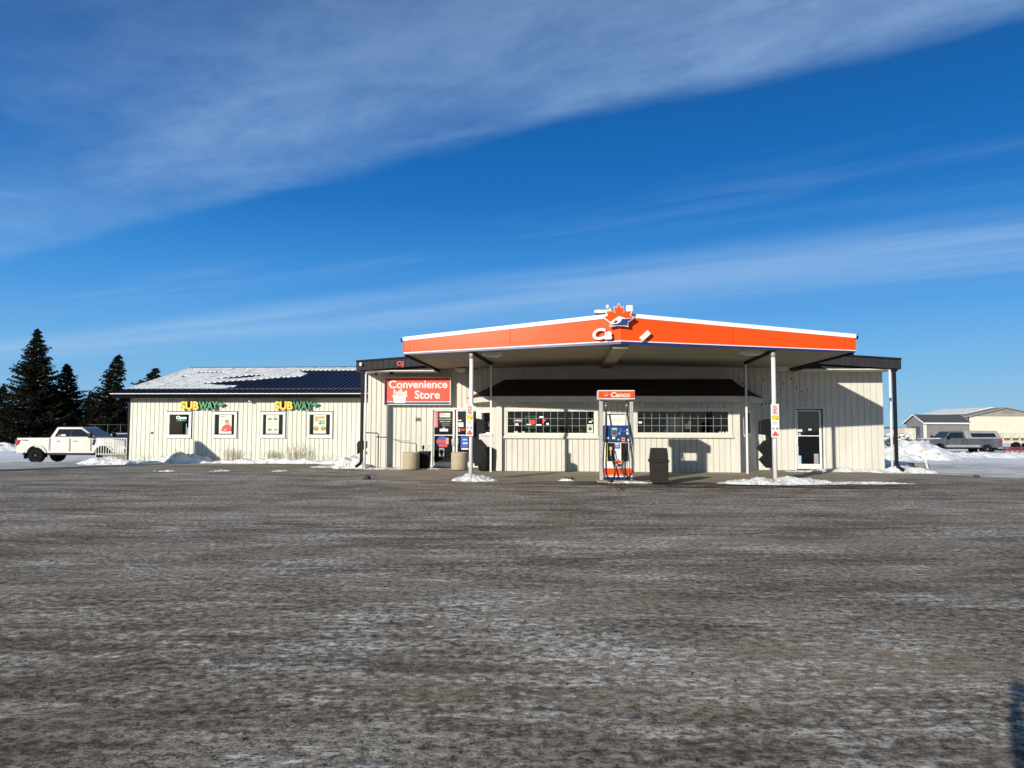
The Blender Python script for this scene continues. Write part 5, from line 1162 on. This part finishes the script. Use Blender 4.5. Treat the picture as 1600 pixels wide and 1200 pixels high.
    m = MB(T); m.box(Ln-0.12, Ln+0.05, -hw+0.10, hw-0.10, zb+0.02, zb+0.26); m.build('front_bumper', P['bump'], t, bevel=0.04)
    m = MB(T); m.box(Ln-0.10, Ln+0.012, -hw+0.36, hw-0.36, zb+0.32, hood-0.20); m.build('grille', 'black_plastic', t, bevel=0.02)
    if bed:
        m = MB(T); m.box(0.10, cr-0.05, -hw+0.12, hw-0.12, belt-0.02, belt-0.008); m.build('bed_cover', 'black_matte', t)
    return t, T, sy
YT = 38.5
PW = dict(hw=1.0, L=5.85, ra=1.10, fa=4.72, wr=0.43, zb=0.56, belt=1.38, roof=1.95, hood=1.33, cr=1.78, cf=4.15, tr=2.05, tf=3.38, rw=0.76, paint='car_white', rim='rim_dark', mirror='black_plastic', hmat='car_white',
  handles=(2.10, 3.02), seams=(1.80, 2.88, 4.02), bump='car_silver', side_glass=[[(2.03, 1.43), (2.86, 1.43), (2.86, 1.84), (2.18, 1.84)], [(2.93, 1.43), (3.95, 1.43), (3.86, 1.56), (3.38, 1.84), (2.93, 1.84)]], pillars=[[(2.85, 1.43), (2.94, 1.43), (2.94, 1.84), (2.85, 1.84)]])
zt_ = gz(-24.5, YT)
t, T, sy = vehicle('pickup_truck', 'white crew cab pickup parked left of the restaurant', 'pickup truck', XW(27, YT)+0.0, YT+1.0, zt_-0.02, 0.0, PW)
m = MB(T); m.prism([(4.10, 1.0), (4.18, 1.0), (4.28, 1.20), (4.24, 1.27), (4.12, 1.27), (4.16, 1.18)], -1.012, -0.99); m.build('fender_vent', 'black_plastic', t)
m = MB(T); m.box(2.12, 2.30, -0.985, -0.98, 1.47, 1.51); 
for p in (0,): pass
m.bm.free()
def dec(x0, x1, z0, z1, mat, k):
    m = MB(T); P4 = [(x0, -(sy(z0)+k), z0), (x1, -(sy(z0)+k), z0), (x1, -(sy(z1)+k), z1), (x0, -(sy(z1)+k), z1)]; Q4 = [(x, y+0.006, z) for x, y, z in P4]; m.hexa(P4+Q4); m.build('window_decal', mat, t)
dec(2.20, 2.34, 1.47, 1.53, 'red_print', 0.020); dec(2.36, 2.62, 1.47, 1.55, 'paper', 0.020)
m = MB(T); m.box(0.26, 0.62, -1.004, -0.998, 1.22, 1.26); m.build('body_decal', 'car_grey', t)
YD = 58.0
PG = dict(hw=0.98, L=6.25, ra=1.22, fa=5.08, wr=0.38, zb=0.50, belt=1.22, roof=1.80, hood=1.22, cr=2.88, cf=4.52, tr=2.98, tf=4.05, rw=0.72, paint='car_grey', rim='rim_silver', mirror='black_plastic', hmat='black_plastic',
  handles=(3.05,), seams=(2.86, 4.45), bump='car_grey', lower='car_silver', side_glass=[[(3.08, 1.28), (4.42, 1.28), (4.34, 1.42), (4.02, 1.70), (3.10, 1.70)]])
XT = XW(1564.5, YD)
t, T, sy = vehicle('pickup_truck', 'dark grey pickup with a pale hard topper over its bed, beyond the snow berm', 'pickup truck', XT, YD+1.0, gz(XT, YD)-0.02, PI, PG)
m = MB(T); hw = 0.95
m.hexa([(0.02, -hw, 1.21), (2.84, -hw, 1.21), (2.84, hw, 1.21), (0.02, hw, 1.21), (0.22, -0.74, 1.84), (2.88, -0.74, 1.87), (2.88, 0.74, 1.87), (0.22, 0.74, 1.84)]); tp = m.build('bed_topper', 'car_silver', t, bevel=0.05, seg=3)
for s in (-1, 1):
    def ty(z_): return hw-(hw-0.74)*(z_-1.21)/0.64
    m = MB(T); poly = [(0.42, 1.34), (2.40, 1.34), (2.46, 1.66), (0.52, 1.66)]
    A = [m.v((x, s*(ty(z_)+0.012), z_)) for x, z_ in poly]; B = [m.v((x, s*(ty(z_)-0.02), z_)) for x, z_ in poly]; m.bm.faces.new(A); m.bm.faces.new(B[::-1])
    for i in range(4): m.bm.faces.new((A[i], B[i], B[(i+1) % 4], A[(i+1) % 4]))
    m.build('topper_window', 'car_glass', tp)
m = MB(T); m.hexa([(4.75, -0.8, 1.205), (6.0, -0.75, 1.15), (6.0, 0.75, 1.15), (4.75, 0.8, 1.205), (4.85, -0.72, 1.27), (5.9, -0.68, 1.20), (5.9, 0.68, 1.20), (4.85, 0.72, 1.27)]); m.build('bonnet_snow', 'snow', t, bevel=0.03)
PC = dict(hw=0.92, L=4.6, ra=0.85, fa=3.62, wr=0.35, zb=0.36, belt=1.02, roof=1.62, hood=1.0, cr=0.25, cf=3.15, tr=0.75, tf=2.35, rw=0.70, paint='car_dark', rim='rim_silver', mirror='car_dark', hmat='car_dark',
  handles=(1.15, 2.05), seams=(1.0, 1.95, 3.0), bump='car_dark', bed=False, side_glass=[[(0.72, 1.07), (1.92, 1.07), (1.92, 1.50), (1.0, 1.50)], [(1.98, 1.07), (3.0, 1.07), (2.4, 1.50), (1.98, 1.50)]])
YC = 47.0
vehicle('parked_car', 'dark car mostly hidden behind the white pickup and the restaurant corner', 'car', XW(168, YC), YC, gz(-25, YC), 0.0, PC)

# ------------------------------------------------------------ spruces
def spruce(px, Y, ytop, halfpx, label, seed, lean=0.0):
    rnd = random.Random(seed); X = XW(px, Y); g = gz(X, Y); H = ZW(px, ytop, Y)-g; Rb = 1.22*halfpx/F*Y
    t = thing('spruce_tree', label, 'tree', (X, Y, g), 0, 'dark spruces behind the white pickup', local=False)
    m = MB(); m.cyl((X, Y, g-0.1), (X+lean*0.4, Y, g+H*0.55), 0.20, 0.11, 8); m.cyl((X+lean*0.4, Y, g+H*0.55), (X+lean, Y, g+H*0.98), 0.11, 0.02, 6); m.build('trunk', 'bark', t)
    m = MB(); sn = MB(); cn = MB()
    z = 0.25; ang = rnd.random()*6
    while z < H-0.05:
        f = z/H; prof = (1-f)**0.86*(0.80+0.30*min(1, f*6)); rad = Rb*prof*(0.86+0.45*noise.noise(Vector((z*0.9, seed, 0))))+0.26*(1-f)+0.03
        nb = max(5, int(7+8*(1-f)))
        for k in range(nb):
            ang += 2.39996+rnd.uniform(-0.3, 0.3); ln = rad*(rnd.uniform(0.62, 0.98) if rnd.random() < 0.6 else rnd.uniform(0.95, 1.25)); c_, s_ = math.cos(ang), math.sin(ang)
            droop = 0.10+0.20*(1-f); nseg = max(3, int(ln/0.20)); zz0 = z+rnd.uniform(-0.12, 0.12)
            ox = X+lean*f*f
            for j in range(nseg):
                q = (j+0.8)/nseg; rr = ln*q; wz = zz0-droop*rr*(1-0.75*q)+0.16*q*q*q*ln
                base = Vector((ox+c_*rr, Y+s_*rr, g+wz))
                sp_ = 0.14+0.34*math.sin(PI*min(1, q*0.85+0.10))*min(1, ln/1.6)
                for sd in (-1, 1):
                    for rep in range(2):
                        side = Vector((-s_*sd, c_*sd, -0.28))*sp_*rnd.uniform(0.6, 1.25)+Vector((c_, s_, 0))*rnd.uniform(0.05, 0.26)
                        wd = Vector((c_, s_, 0))*rnd.uniform(0.05, 0.10)+Vector((0, 0, rnd.uniform(-0.05, 0.03)))
                        dn = Vector((0, 0, -rnd.uniform(0.04, 0.16)))
                        m.face([base-wd, base+side*0.6-wd*0.8+dn*0.5, base+side+dn, base+side*0.55+wd+dn*0.3, base+wd])
                if rnd.random() < 0.035 and f < 0.6:
                    e = 0.10+0.12*rnd.random(); sn.face([base+Vector((-e, -e, 0.03)), base+Vector((e, -e, 0.02)), base+Vector((e*0.6, e, 0.05)), base+Vector((-e*0.8, e*0.7, 0.04))])
                if f > 0.72 and rnd.random() < 0.22:
                    cn.cyl(base, base+Vector((0, 0, -0.16)), 0.035, 0.02, 5)
            tip = Vector((ox+c_*ln*1.12, Y+s_*ln*1.12, g+zz0-droop*ln*0.25+0.20*ln+0.05)); b0 = Vector((ox+c_*ln*0.75, Y+s_*ln*0.75, g+zz0-droop*ln*0.33+0.06*ln))
            m.face([b0+Vector((-s_, c_, 0))*0.12, tip, b0-Vector((-s_, c_, 0))*0.12, b0+Vector((0, 0, -0.12))])
        z += 0.17+0.15*(1-f)
    for k in range(14):
        a = rnd.random()*6.28; zt = H*rnd.uniform(0.95, 1.0); ox = X+lean*(zt/H)**2; m.face([(ox, Y, g+zt), (ox+0.22*math.cos(a), Y+0.22*math.sin(a), g+zt+rnd.uniform(-0.05, 0.12)), (ox+0.03, Y+0.03, g+zt-0.1)])
    m.build('crown', 'needles', t)
    if len(sn.bm.faces): sn.build('crown_snow', 'snow', t)
    if len(cn.bm.faces): cn.build('cone_cluster', 'cones', t)
spruce(54, 70, 515, 51, 'tallest broad dark spruce at the far left behind the white pickup', 1)
spruce(103, 72, 568, 38, 'shorter dark spruce, second from the left, behind the pickup cab', 2)
spruce(170, 70, 553, 38, 'slim tall dark spruce just left of the restaurant roof', 3, lean=0.85)
spruce(224, 74, 575, 50, 'dark spruce whose top rises behind the restaurant roof corner', 4, lean=1.2)
spruce(4, 74, 604, 34, 'low dark spruce cut by the left edge of the photo', 5)
spruce(141, 76, 616, 36, 'low brownish spruce between the two slim tall ones', 6)
spruce(84, 78, 600, 44, 'low dark spruce half hidden between the tallest and the second spruce', 7)

# ------------------------------------------------------------ dry weeds along the restaurant wall
def weed(px, label, seed, n=60, h=0.75, sp=0.35):
    rnd = random.Random(seed); u = U(px, 30.72, 715); X, Y = lw(u, 30.72); m = MB()
    for k in range(int(n*0.6)):
        x = X+rnd.gauss(0, sp); y = Y+rnd.uniform(-0.08, 0.10); hh = h*rnd.uniform(0.4, 1.0); dx = rnd.uniform(-0.25, 0.25)*hh; p = [(x, y, 0.0), (x+dx*0.35, y, hh*0.5), (x+dx, y-0.03, hh)]
        m.tube(p, 0.0045, 3)
        for q in range(3):
            zq = hh*rnd.uniform(0.4, 0.95); xx = x+dx*zq/hh; s = rnd.choice((-1, 1)); m.tube([(xx, y, zq), (xx+s*rnd.uniform(0.04, 0.12), y, zq+rnd.uniform(0.04, 0.12))], 0.0035, 3)
    o = m.build('dry_weed', 'dry_stalk'); tag(o, label, 'dry weeds', 'dry weeds along the restaurant wall')
weed(275, 'thin dry weed tuft under the open sign window', 1, 34, 0.6, 0.3); weed(361, 'dry weed tuft below the second window from the left', 2, 60, 0.75, 0.22)
weed(426, 'low dry weed tuft under the third window from the left', 23, 70, 0.6, 0.3); weed(467, 'tallest dry weed tuft, between the third and fourth windows', 4, 80, 0.95, 0.3)
weed(236, 'sparse short weed sprigs near the wall vent', 5, 16, 0.35, 0.3); weed(505, 'few faint dry stalks under the five dollar poster', 6, 14, 0.5, 0.2)

# ------------------------------------------------------------ right background
def ax(px, Y): return XW(px, Y)
YW = 110.0; gW = -0.45
wh = thing('warehouse', 'long cream metal warehouse with shallow gable behind the grey shed', 'warehouse', (78, YW, gW), 0, local=False)
x0, xp, x1 = ax(1510, YW), ax(1570, YW), ax(1634, YW); ze, zp = ZW(1510, 650.5, YW), ZW(1570, 636.5, YW)
m = MB(); siding(m, (x0+0.2, YW), (x1-0.2, YW), gW, ze, (), pitch=1.0, groove=0.04, dep=0.03); m.build('front_wall', 'warehouse_wall', wh)
m = MB(); siding(m, (x0+0.2, YW+15.5), (x0+0.2, YW+0.0), gW, ze, (), pitch=1.0, groove=0.04, dep=0.03); m.box(x1-0.35, x1-0.2, YW, YW+15.5, gW, ze); m.build('side_wall', 'warehouse_wall', wh)
m = MB(); m.prism([(x0+0.1, ze+0.02), (x1-0.1, ze+0.02), (xp, zp-0.12)], YW-0.05, YW+0.1); m.build('gable', 'warehouse_roof', wh)
m = MB(); m.prism([(x0-0.5, ze-0.18), (xp, zp-0.1), (x1+0.5, ze-0.18), (x1+0.5, ze-0.02), (xp, zp), (x0-0.5, ze-0.02)], YW-0.5, YW+16); rf = m.build('roof', 'warehouse_roof', wh)
m = MB(); m.prism([(x0+1.5, lerp(ze, zp, 0.30)+0.02), (xp, zp+0.01), (x1-3, lerp(zp, ze, 0.45)+0.02), (x1-3, lerp(zp, ze, 0.45)+0.10), (xp, zp+0.13), (x0+1.5, lerp(ze, zp, 0.30)+0.08)], YW+3, YW+15.8); m.build('roof_snow', 'snow', rf)
m = MB(); m.box(ax(1565, YW), ax(1584, YW), YW-0.12, YW-0.06, ZW(1575, 645.8, YW), ZW(1575, 641, YW)); m.build('louvre', 'shed_siding', wh)
m = MB(); m.box(x0+0.15, x0+0.2, YW+6, YW+15, gW, ze-1.2); m.build('shaded_door', 'far_dark', wh)  # door slab on the left side wall, in a plain dark colour
YS = 76.0
sh = thing('garden_shed', 'small grey gable-roofed shed behind the big snow mound', 'shed', (ax(1480, YS), YS, -0.45), 0, local=False)
xa, xb = ax(1444.5, YS), ax(1513.5, YS); ze, zr = ZW(1480, 661, YS), ZW(1480, 647.3, YS); dpt = 3.6
m = MB(); siding(m, (xa, YS), (xb, YS), -0.45, ze, (), pitch=50)
k = -0.45
while k < ze-0.05: m.box(xa+0.001, xb-0.001, YS-0.025, YS, k, k+0.20); k += 0.23
m.build('side_wall', 'shed_siding', sh)
m = MB(); A = [(xa-0.02, YS, -0.45), (xa-0.02, YS+dpt, -0.45), (xa-0.02, YS+dpt, ze), (xa-0.02, YS+dpt/2, zr-0.05), (xa-0.02, YS, ze)]
m.prism([(p[1], p[2]) for p in A], xa-0.02, xa+0.1, axis='x'); m.build('gable_wall', 'shed_siding', sh); m = MB(); m.prism([(p[1], p[2]) for p in A], xb-0.1, xb-0.005, axis='x'); m.build('gable_wall', 'shed_siding', sh)
m = MB(); m.prism([(YS-0.25, ze-0.12), (YS+dpt/2, zr-0.08), (YS+dpt+0.25, ze-0.12), (YS+dpt+0.25, ze), (YS+dpt/2, zr), (YS-0.25, ze)], xa-0.25, xb+0.15, axis='x'); m.build('roof', 'shed_roof', sh)
m = MB(); m.prism([(YS-0.28, ze-0.12), (YS+dpt/2, zr-0.08), (YS+dpt+0.28, ze-0.12), (YS+dpt+0.28, ze+0.04), (YS+dpt/2, zr+0.04), (YS-0.28, ze+0.04)], xa-0.29, xa-0.255, axis='x'); m.box(xa-0.25, xb+0.15, YS-0.29, YS-0.255, ze-0.12, ze+0.04); m.build('bargeboard', 'white_trim', sh)
m = MB(); m.box(xa-0.04, xa+0.12, YS-0.04, YS+0.28, -0.45, ze-0.1); m.build('corner_board', 'white_trim', sh)
m = MB(); m.box(xa-0.06, xa-0.021, YS+0.9, YS+2.6, -0.45, 1.75); d_ = m.build('door', 'shed_roof', sh); m = MB(); m.box(xa-0.09, xa-0.06, YS+1.1, YS+1.2, 0.6, 0.8); m.build('handle', 'galvanised', d_)
# cream container box behind the mound
YB = 70.0
ct_ = thing('utility_box', 'small cream box trailer left of the shed, half behind the snow mound', 'box trailer', (ax(1420, YB), YB, -0.45), 0, local=False)
m = MB(); m.box(ax(1413, YB), ax(1430, YB), YB, YB+1.5, 0.1, ZW(1420, 669, YB)); m.build('box_body', 'cream_steel', ct_, bevel=0.03)
m = MB(); m.box(ax(1410, YB), ax(1444, YB), YB-0.1, YB+1.6, -0.1, 0.1); m.build('deck', 'white_trim', ct_)
m = MB(); m.cyl((ax(1420, YB), YB-0.1, -0.15), (ax(1420, YB), YB+0.1, -0.15), 0.3, n=14); m.build('wheel', 'tyre', ct_)
# snow-covered scrap
random.seed(5)
for k, (px, py, w, h) in enumerate(((1390, 690, 0.9, 0.5), (1398, 686, 1.0, 0.7), (1404, 680, 1.1, 0.6))):
    Yk = 52.0+k*4; X = ax(px, Yk); lab = ['low snow-capped scrap bundle beside the right downpipe', 'snow-capped scrap bundle of bent pipes behind the right downpipe', 'farthest snow-capped scrap bundle left of the cream box'][k]
    t = thing('scrap_bundle', lab, 'scrap', (X, Yk, -0.45), 0, 'snowy scrap beyond the shop corner', local=False)
    m = MB()
    for q in range(9):
        a = random.uniform(-w, w); z = 0.2+random.random()*h*1.3; b = a+random.uniform(-0.8, 0.8); m.tube([(X+a, Yk+random.uniform(-0.5, 0.5), z), (X+(a+b)/2, Yk, z+random.uniform(0, 0.3)), (X+b, Yk+random.uniform(-0.5, 0.5), z+random.uniform(-0.2, 0.3))], random.uniform(0.04, 0.09), 6)
    m.build('bent_pipe', 'far_dark', t)
    m = MB()
    for q in range(6):
        a = random.uniform(-w, w); z = 0.5+random.random()*h*1.1; m.lathe((X+a, Yk+random.uniform(-0.3, 0.3), z), [(0.22, 0), (0.25, 0.05), (0.15, 0.13), (0.03, 0.15)], 9)
    m.build('snow_cap', 'snow', t)
# flatbed trailers at the right edge
YF = 66.0
tl_ = thing('flatbed_trailer', 'cream and rusty red flatbed trailer at the right edge behind the grey pickup', 'trailer', (ax(1590, YF), YF, -0.45), 0, local=False)
m = MB(); m.box(ax(1561, YF), ax(1640, YF), YF, YF+2.4, ZW(1590, 692.5, YF), ZW(1590, 688.5, YF)); m.box(ax(1563, YF), ax(1640, YF), YF, YF+2.4, ZW(1590, 683, YF), ZW(1590, 677, YF)); m.build('deck_beam', 'cream_steel', tl_)
m = MB()
for k in range(6): x = ax(1566+k*13, YF); m.box(x, x+0.12, YF+0.1, YF+0.2, ZW(1590, 689, YF), ZW(1590, 682.5, YF))
m.build('stake', 'cream_steel', tl_)
m = MB(); m.box(ax(1562, YF), ax(1640, YF), YF+0.3, YF+0.5, ZW(1590, 687.5, YF), ZW(1590, 684.5, YF)); m.build('cargo_pipe', 'far_dark', tl_)
YF2 = 60.5
m = MB(); m.box(ax(1566, YF2), ax(1640, YF2), YF2, YF2+0.1, ZW(1590, 700.5, YF2), ZW(1590, 698.5, YF2)); m.box(ax(1566, YF2), ax(1640, YF2), YF2+0.2, YF2+1.8, ZW(1590, 704.5, YF2), ZW(1590, 702, YF2))
for k in range(9): x = ax(1567+k*8, YF2); m.box(x, x+0.06, YF2, YF2+0.08, -0.45, ZW(1590, 698.5, YF2))
hr_ = m.build('harrow_frame', 'rust_red'); tag(hr_, 'rusty red low implement frame right of the grey pickup', 'farm implement')
m = MB(); m.cyl((ax(1585, YF), YF-0.1, -0.05), (ax(1585, YF), YF+0.15, -0.05), 0.4, n=16); m.cyl((ax(1602, YF), YF-0.1, -0.05), (ax(1602, YF), YF+0.15, -0.05), 0.4, n=16); m.build('wheel', 'tyre', tl_)
# plank and stake near the shop corner, small stones
X, Y = gp(1436, 731); m = MB(Matrix.Translation((X, Y, 0)) @ Matrix.Rotation(R(-4), 4, 'Z')); m.box(-0.36, 0.36, -0.08, 0.08, 0.06, 0.19); o = m.build('plank', 'wood_grey', bevel=0.01); tag(o, 'short grey plank lying in the snow right of the downpipe', 'plank')
X, Y = gp(1449.5, 732); m = MB(); m.hexa([(X-0.03, Y-0.015, 0), (X+0.03, Y-0.015, 0), (X+0.03, Y+0.015, 0), (X-0.03, Y+0.015, 0), (X-0.14, Y-0.015, 0.46), (X-0.09, Y-0.015, 0.46), (X-0.09, Y+0.015, 0.44), (X-0.14, Y+0.015, 0.44)]); o = m.build('marker_stake', 'white_paint'); tag(o, 'leaning white marker stake in the snow right of the shop corner', 'stake')
def stone(px, py, r_, label, mat='dirt_lump', seed=0):
    X, Y = gp(px, py); m = MB(); bmesh.ops.create_icosphere(m.bm, subdivisions=3, radius=r_)
    for v in m.bm.verts: v.co *= 1+0.35*noise.noise(v.co*(2.0/r_)+Vector((seed, 0, 0))); v.co.z = v.co.z*0.6
    bmesh.ops.translate(m.bm, verts=m.bm.verts, vec=(X, Y, r_*0.35)); o = m.build('dirt_lump', mat, smooth=True); tag(o, label, 'frozen lump')
stone(572.5, 749, 0.13, 'pinkish frozen lump on the lot in front of the left shop corner', seed=3)
stone(1525.5, 746.5, 0.10, 'small dark frozen lump on the lot at the right', seed=5)
stone(884, 751, 0.11, 'dark frozen lump left of the fuel pump on the apron edge', seed=7)
stone(893, 749, 0.08, 'smaller brown frozen lump beside the snowy bits near the pump', seed=9)
stone(969, 766, 0.07, 'little dark lump on the lot in front of the fuel pump', seed=11)
# fence behind the pickup
YN = 56.0
fn = thing('mesh_fence', 'grey post and rail fence beyond the white pickup', 'fence', (ax(185, YN), YN, -0.45), 0, local=False)
m = MB()
for px in (150, 170, 190, 210): m.cyl((ax(px, YN), YN, -0.45), (ax(px, YN), YN, ZW(px, 663, YN)), 0.035, n=8)
m.build('fence_post', 'far_dark', fn); m = MB(); m.tube([(ax(140, YN), YN, ZW(150, 663.5, YN)), (ax(215, YN), YN, ZW(210, 663.5, YN))], 0.018, 6); m.build('top_rail', 'far_dark', fn)

# ------------------------------------------------------------ far tree line on the plain
rnd = random.Random(77); m = MB(); x = -2600
while x < 2600:
    w = rnd.uniform(25, 90); h = rnd.uniform(1.5, 7.5) if noise.noise(Vector((x*0.004, 0, 0))) > -0.1 else rnd.uniform(0.3, 1.5)
    Yt = 1700+rnd.uniform(-120, 120); n = 7
    pts = [(x, -1)]+[(x+w*i/n, h*(0.65+0.35*rnd.random())*math.sin(PI*(i+0.6)/(n+1.2))+0.3) for i in range(n+1)]+[(x+w, -1)]
    m.prism(pts, Yt, Yt+25); x += w*rnd.uniform(0.55, 1.0)
tl2 = m.build('far_woods', 'far_tree'); tag(tl2, 'thin dark line of far woods along the horizon', 'woods', kind='stuff')

# ------------------------------------------------------------ added board, unseen at the left, shaped to cast the shadow on the restaurant wall
px_, z_ = UZ(305, 690, VG); P0 = LT @ Vector((px_, VG, z_)); Sx = 9.8
B0 = P0 - Vector((math.sin(SUN_AZ), math.cos(SUN_AZ), -math.tan(SUN_EL)))*Sx
bl = LTi @ B0; h0 = B0.z
ps = thing('pylon_sign', 'tall roadside board with slanted top beyond the left edge of the lot', 'sign', (bl.x+0.6, bl.y, 0))
m = L(); m.prism([(bl.x, 0.5), (bl.x+1.3, 0.5), (bl.x+1.3, h0-0.85), (bl.x+0.25, h0), (bl.x, h0)], bl.y-0.08, bl.y+0.08); m.build('panel', 'white_paint', ps, bevel=0.01)
for q in (0.15, 1.1): m = L(); m.box(bl.x+q, bl.x+q+0.1, bl.y-0.05, bl.y+0.05, 0, 0.5); m.build('leg', 'dark_metal', ps)

# ------------------------------------------------------------ photographer (casts the shadow at the lower right)
def skinned(name, chains, mat, parent, sub=2):
    me = bpy.data.meshes.new(name); vs = []; es = []; rs_ = []; idx = {}
    for ch in chains:
        prev = None
        for p, r_ in ch:
            k = tuple(round(c, 4) for c in p)
            if k not in idx: idx[k] = len(vs); vs.append(p); rs_.append(r_)
            if prev is not None: es.append((prev, idx[k]))
            prev = idx[k]
    inv = parent_mat(parent).inverted(); me.from_pydata([inv @ Vector(v) for v in vs], es, [])
    o = bpy.data.objects.new(name, me); o.parent = parent; col.objects.link(o); me.materials.append(M[mat])
    md = o.modifiers.new('skin', 'SKIN'); md.use_smooth_shade = True
    for i, sv in enumerate(me.skin_vertices[0].data): sv.radius = (rs_[i], rs_[i]); sv.use_root = (i == 0)
    m2 = o.modifiers.new('sub', 'SUBSURF'); m2.levels = sub; m2.render_levels = sub
    return o
py = -0.50
per = thing('person', 'person in dark jacket and jeans behind the viewpoint holding up a phone', 'person', (0, py, 0), 0, local=False)
SHX = -0.06
sh_l, sh_r = (-0.19, py, 1.42), (0.19, py, 1.42)
arm_l = [(sh_l, 0.062), ((-0.27, py+0.16, 1.24), 0.055), ((-0.24, py+0.32, 1.42), 0.048), ((-0.215, -0.085, 1.60), 0.034)]
arm_r = [(sh_r, 0.060), ((0.29, py+0.14, 1.22), 0.050), ((0.20, py+0.34, 1.42), 0.040), ((0.115, -0.075, 1.575), 0.028)]
body_ = skinned('body', [[((0, py, 0.95), 0.14), ((0, py, 1.15), 0.135), ((0, py, 1.34), 0.15), ((0, py, 1.46), 0.075), ((0, py+0.02, 1.54), 0.055), ((0, py+0.03, 1.62), 0.085), ((0, py+0.03, 1.72), 0.075)],
  [((0, py, 1.34), 0.15)]+arm_l, [((0, py, 1.34), 0.15)]+arm_r,
  [((0, py, 0.95), 0.14), ((-0.10, py, 0.86), 0.095), ((-0.11, py+0.02, 0.48), 0.065), ((-0.12, py-0.02, 0.10), 0.045), ((-0.13, py+0.13, 0.04), 0.035)],
  [((0, py, 0.95), 0.14), ((0.10, py, 0.86), 0.095), ((0.11, py+0.02, 0.48), 0.065), ((0.12, py-0.02, 0.10), 0.045), ((0.13, py+0.13, 0.04), 0.035)]], 'jacket', per)
per.location.x += 0.0
skinned('hair', [[((0, py-0.01, 1.64), 0.09), ((0, py+0.0, 1.72), 0.088), ((0, py+0.02, 1.765), 0.06)]], 'hair', per)
for s_, ox_, oz_ in ((-1, -0.095, 0.045), (1, 0.0, 0.0)):
    def hpnt(x, y, z): return (s_*x+ox_, y, z+oz_)
    ch = [[(hpnt(0.115, -0.075, 1.575), 0.028), (hpnt(0.095, -0.05, 1.60), 0.032)]]
    for k in range(4): z = 1.572+k*0.022; ch.append([(hpnt(0.095, -0.05, 1.60), 0.032), (hpnt(0.098, -0.028, z), 0.009), (hpnt(0.082, -0.020, z+0.002), 0.008), (hpnt(0.066, -0.022, z+0.003), 0.007)])
    ch.append([(hpnt(0.095, -0.05, 1.60), 0.032), (hpnt(0.082, -0.062, 1.63), 0.010), (hpnt(0.062, -0.056, 1.645), 0.008)])
    skinned('hand', ch, 'skin', per)
m = MB(); m.box(-0.185, 0.085, -0.042, -0.033, 1.565, 1.665); ph = m.build('phone', 'black_plastic', bevel=0.003); tag(ph, 'black phone held sideways in both hands by the person behind the viewpoint', 'phone')
per.location.x += SHX; ph.location.x += SHX
# ------------------------------------------------------------ loose gravel on the lot
def crumbs(name, mat, n, smin, smax, seed, label, cat):
    rnd = random.Random(seed); m = MB()
    for i in range(n):
        Y = 3.0+17.5*rnd.random()**1.3; X = rnd.uniform(-0.80, 0.80)*Y
        if noise.noise(Vector((X*0.5+seed, Y*0.8, 1.0))) < rnd.uniform(-0.35, 0.35): continue
        q = rnd.uniform(smin, smax)*(0.7+0.04*Y); a = rnd.random()*6.28; c_, s_ = math.cos(a)*q, math.sin(a)*q; h = q*rnd.uniform(0.4, 0.9)
        P = [m.bm.verts.new(p) for p in ((X+c_, Y+s_, 0.0), (X-s_*0.7, Y+c_*0.7, 0.0), (X-c_*0.9, Y-s_*0.8, 0.0), (X+s_*0.8, Y-c_*0.6, 0.0), (X+c_*0.3, Y+s_*0.2, h), (X-c_*0.3, Y-s_*0.3, h*0.85))]
        for f in ((0, 1, 4), (1, 5, 4), (1, 2, 5), (2, 3, 5), (3, 4, 5), (3, 0, 4)): m.bm.faces.new([P[k] for k in f])
    tag(m.build(name, mat), label, cat, kind='stuff')
crumbs('loose_gravel', 'dirt_lump', 2600, 0.008, 0.02, 3, 'loose dark gravel scattered over the icy lot', 'gravel')
